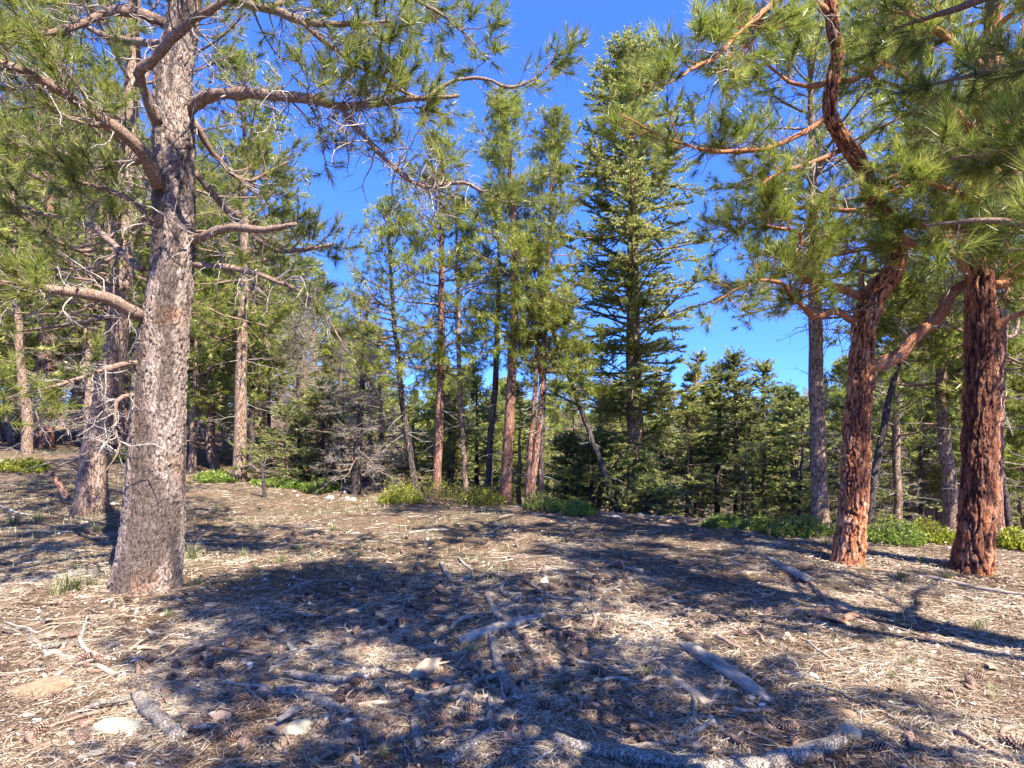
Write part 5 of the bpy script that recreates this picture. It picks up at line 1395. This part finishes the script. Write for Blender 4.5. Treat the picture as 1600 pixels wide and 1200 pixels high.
def shrubs():
    def shrub(px, py, wpx, hpx, mat, label, seed, depth=.5, leaf=.028, n=3600):
        g = gp(px, py) if py else None
        Y = g[1]; W = wpx * .5 / F * Y; H = hpx * 2.1 / F * Y; Dp = W * depth
        S, tip, p, r = leaf_shrub_mesh(seed, mat, n)
        sc = np.array([W, max(Dp, .25), H])
        S, tip, p = S * sc, tip * sc, p * sc
        # follow the ground
        for q in (S, tip, p): q[..., 2] += zg(q[..., 0] + g[0], q[..., 1] + g[1]) - g[2]
        root = tree_root('low_shrub', g, label, 'shrub', 'low green shrubs at the edge of the clearing')
        stem = Acc(); stem.tubes(np.stack([S, (S + tip) / 2 + r.normal(0, .01, S.shape), tip], 1), np.tile([.004, .003, .0015], (len(S), 1)), 3)
        link('stems', stem.mesh('stems', BRANCH), root, kind='stuff')
        q = p.reshape(-1, 3); m = len(q)
        d = nrm(r.normal(0, 1, (m, 3)) + np.array([0, 0, .7])); w = nrm(np.cross(d, r.normal(0, 1, (m, 3)))); L = leaf * r.uniform(.7, 1.4, m)[:, None]
        v = np.stack([q, q + d * L * .5 + w * L * .32, q + d * L, q + d * L * .5 - w * L * .32], 1).reshape(-1, 3)
        fol = Acc(); hz = np.clip(.45 + r.normal(0, .2, m), 0, 1)
        fol.add(v, np.arange(m * 4).reshape(-1, 4), None, np.repeat(hz, 4))
        link('leaves', fol.mesh('leaves', mat, None, False), root, kind='stuff')
    L, D = SHRUBL, SHRUBD
    for i, a in enumerate([
        (690, 787, 190, 34, L, 'bright yellow-green low shrub around the slender central pines, widest of all'), (625, 786, 70, 18, L, 'small yellow-green shrub at the near end of the widest shrub'), (755, 788, 60, 24, L, 'green shrub touching the tallest central pine'),
        (858, 800, 80, 20, D, 'green shrub before the charred trunk'), (905, 804, 50, 14, D, 'flat green shrub before the leaning brown pine'),
        (1135, 824, 70, 11, D, 'dark green mat of leaves starting the long shrub strip on the ridge'), (1195, 830, 70, 14, D, 'dark green shrub in the middle of the ridge strip'), (1255, 838, 90, 22, D, 'green shrub at the foot of the straight brown pine'),
        (1395, 850, 90, 22, D, 'dark glossy shrub between the two red pines, beside the forked one'), (1450, 846, 80, 20, L, 'yellow-green shrub between the two red pines, beside the straight one'), (1590, 858, 60, 20, L, 'light green shrub beyond the straight red pine'),
        (1330, 836, 50, 16, D, 'green shrub tucked behind the forked red pine'),
        (338, 752, 66, 13, D, 'dark green shrub at the foot of the lone slim brown pine'), (440, 762, 90, 12, D, 'green ground cover below the low spreading young fir'), (205, 722, 60, 20, L, 'light green shrub between the two grey pines'),
        (500, 768, 60, 14, D, 'flat green cover below the blue-green young fir'), (30, 735, 80, 14, L, 'yellow-green shrub at the picture edge on the rise')]):
        shrub(*a, seed=i + 3, depth=.45 if a[2] > 80 else .7, leaf=.03 if a[1] > 780 else .04)
    # grass tufts
    tuft = []
    for i in range(5):
        n = 60; r = rng
        az = r.uniform(0, 6.28, n); ln = r.uniform(.5, 1.1, n); lean = r.uniform(.15, .9, n)
        b = r.normal(0, .12, (n, 2))
        d = np.stack([np.cos(az) * lean, np.sin(az) * lean, np.ones(n)], -1); d = nrm(d)
        p0 = np.concatenate([b, np.zeros((n, 1))], 1); p1 = p0 + d * ln[:, None] * .55
        d2 = nrm(d + np.stack([np.cos(az), np.sin(az), -.5 + 0 * az], -1) * .6 * lean[:, None]); p2 = p1 + d2 * ln[:, None] * .45
        w = np.stack([-np.sin(az), np.cos(az), 0 * az], -1) * .018
        v = np.stack([p0 + w, p0 - w, p1 + w * .8, p1 - w * .8, p2], 1).reshape(-1, 3)
        q = np.arange(n)[:, None] * 5 + np.array([[0, 1, 3, 2]]); t = np.arange(n)[:, None] * 5 + np.array([[2, 3, 4]])
        A = Acc(); A.add(v, q, t, np.repeat(np.clip(r.normal(.3 + .12 * i, .18, n), 0, 1), 5))
        tuft.append(A.mesh('grass_tuft', GRASSM, None, False))
    G = [(112, 925, 60), (92, 930, 46), (140, 915, 30), (312, 913, 18), (300, 875, 46), (1205, 838, 34), (1150, 832, 26), (1225, 842, 24), (1120, 884, 22), (1290, 850, 22), (1480, 905, 30), (1530, 985, 44), (1545, 1000, 30), (262, 965, 26), (1010, 1075 - 20, 26),
         (870, 1080, 34), (440, 880, 26), (400, 890, 22), (520, 830, 22), (380, 868, 22), (470, 860, 22), (60, 815, 30), (20, 820, 30), (150, 830, 22), (1390, 1010, 24), (1420, 1040, 30), (1550, 1080, 24), (1555, 1095, 30), (1408, 905, 30), (1350, 893, 22), (1440, 880, 26),
         (560, 1030, 22), (735, 1020, 34), (880, 1020, 22), (330, 1148, 30), (600, 1185, 40), (1395, 1060, 22), (900, 1090, 26), (415, 855, 18), (700, 795, 14), (340, 800, 20), (300, 815, 22), (1240, 880, 18), (1300, 1000, 18)]
    for px, py, w in G:
        g = gp(px, py); s = w / F * g[1] * .75
        rel, other = near_label(px, py)
        k = int(rng.integers(5))
        o = link('grass_tuft', tuft[k], None, (g[0], g[1], g[2] - .005), category='grass tuft', group='grass tufts in the needles',
                 label=('large ' if w > 32 else 'small ') + ('green' if k < 2 else 'yellowing' if k < 4 else 'straw-coloured') + ' grass tuft ' + rel)
        o.scale = (s, s, s); o.rotation_euler = (0, 0, rng.uniform(0, 6.28))
    # thin grass over the left part
    n = 26000
    X = rng.uniform(-14, 0, n); Y = rng.uniform(5.5, 18, n); k = vnoise(X / 1.3, Y / 1.3, 31) > .52; X, Y = X[k], Y[k]; n = len(X)
    az = rng.uniform(0, 6.28, n); h = rng.uniform(.03, .10, n)
    p0 = np.stack([X, Y, zg(X, Y)], -1); tip = p0 + np.stack([np.cos(az) * h * .6, np.sin(az) * h * .6, h], -1)
    w = np.stack([-np.sin(az), np.cos(az), 0 * az], -1) * .004
    A = Acc(); A.add(np.stack([p0 + w, p0 - w, tip], 1).reshape(-1, 3), None, np.arange(n * 3).reshape(-1, 3), np.repeat(np.clip(rng.normal(.35, .2, n), 0, 1), 3))
    link('short_grass', A.mesh('short_grass', GRASSM, None, False), kind='stuff', label='thin short grass among the needles')
    # tall seed stalk
    P = np.array([at(1412, 962, 4.6), at(1405, 930, 4.6), at(1395, 895, 4.55), at(1384, 860, 4.5)])
    g = gp(1415, 975); P += g - P[0]; c = resample(P, 8)
    A = Acc(); A.tubes(c[None], np.linspace(.003, .0016, 8)[None], 4)
    link('grass_stalk', A.mesh('grass_stalk', WOOD_TAN, c[0]), None, c[0], label='single tall dry grass stalk standing before the straight red pine', category='grass stalk')

grey_pine()
red_pines()
named_trees()
background_wood()
floor_things()
shrubs()
litter()
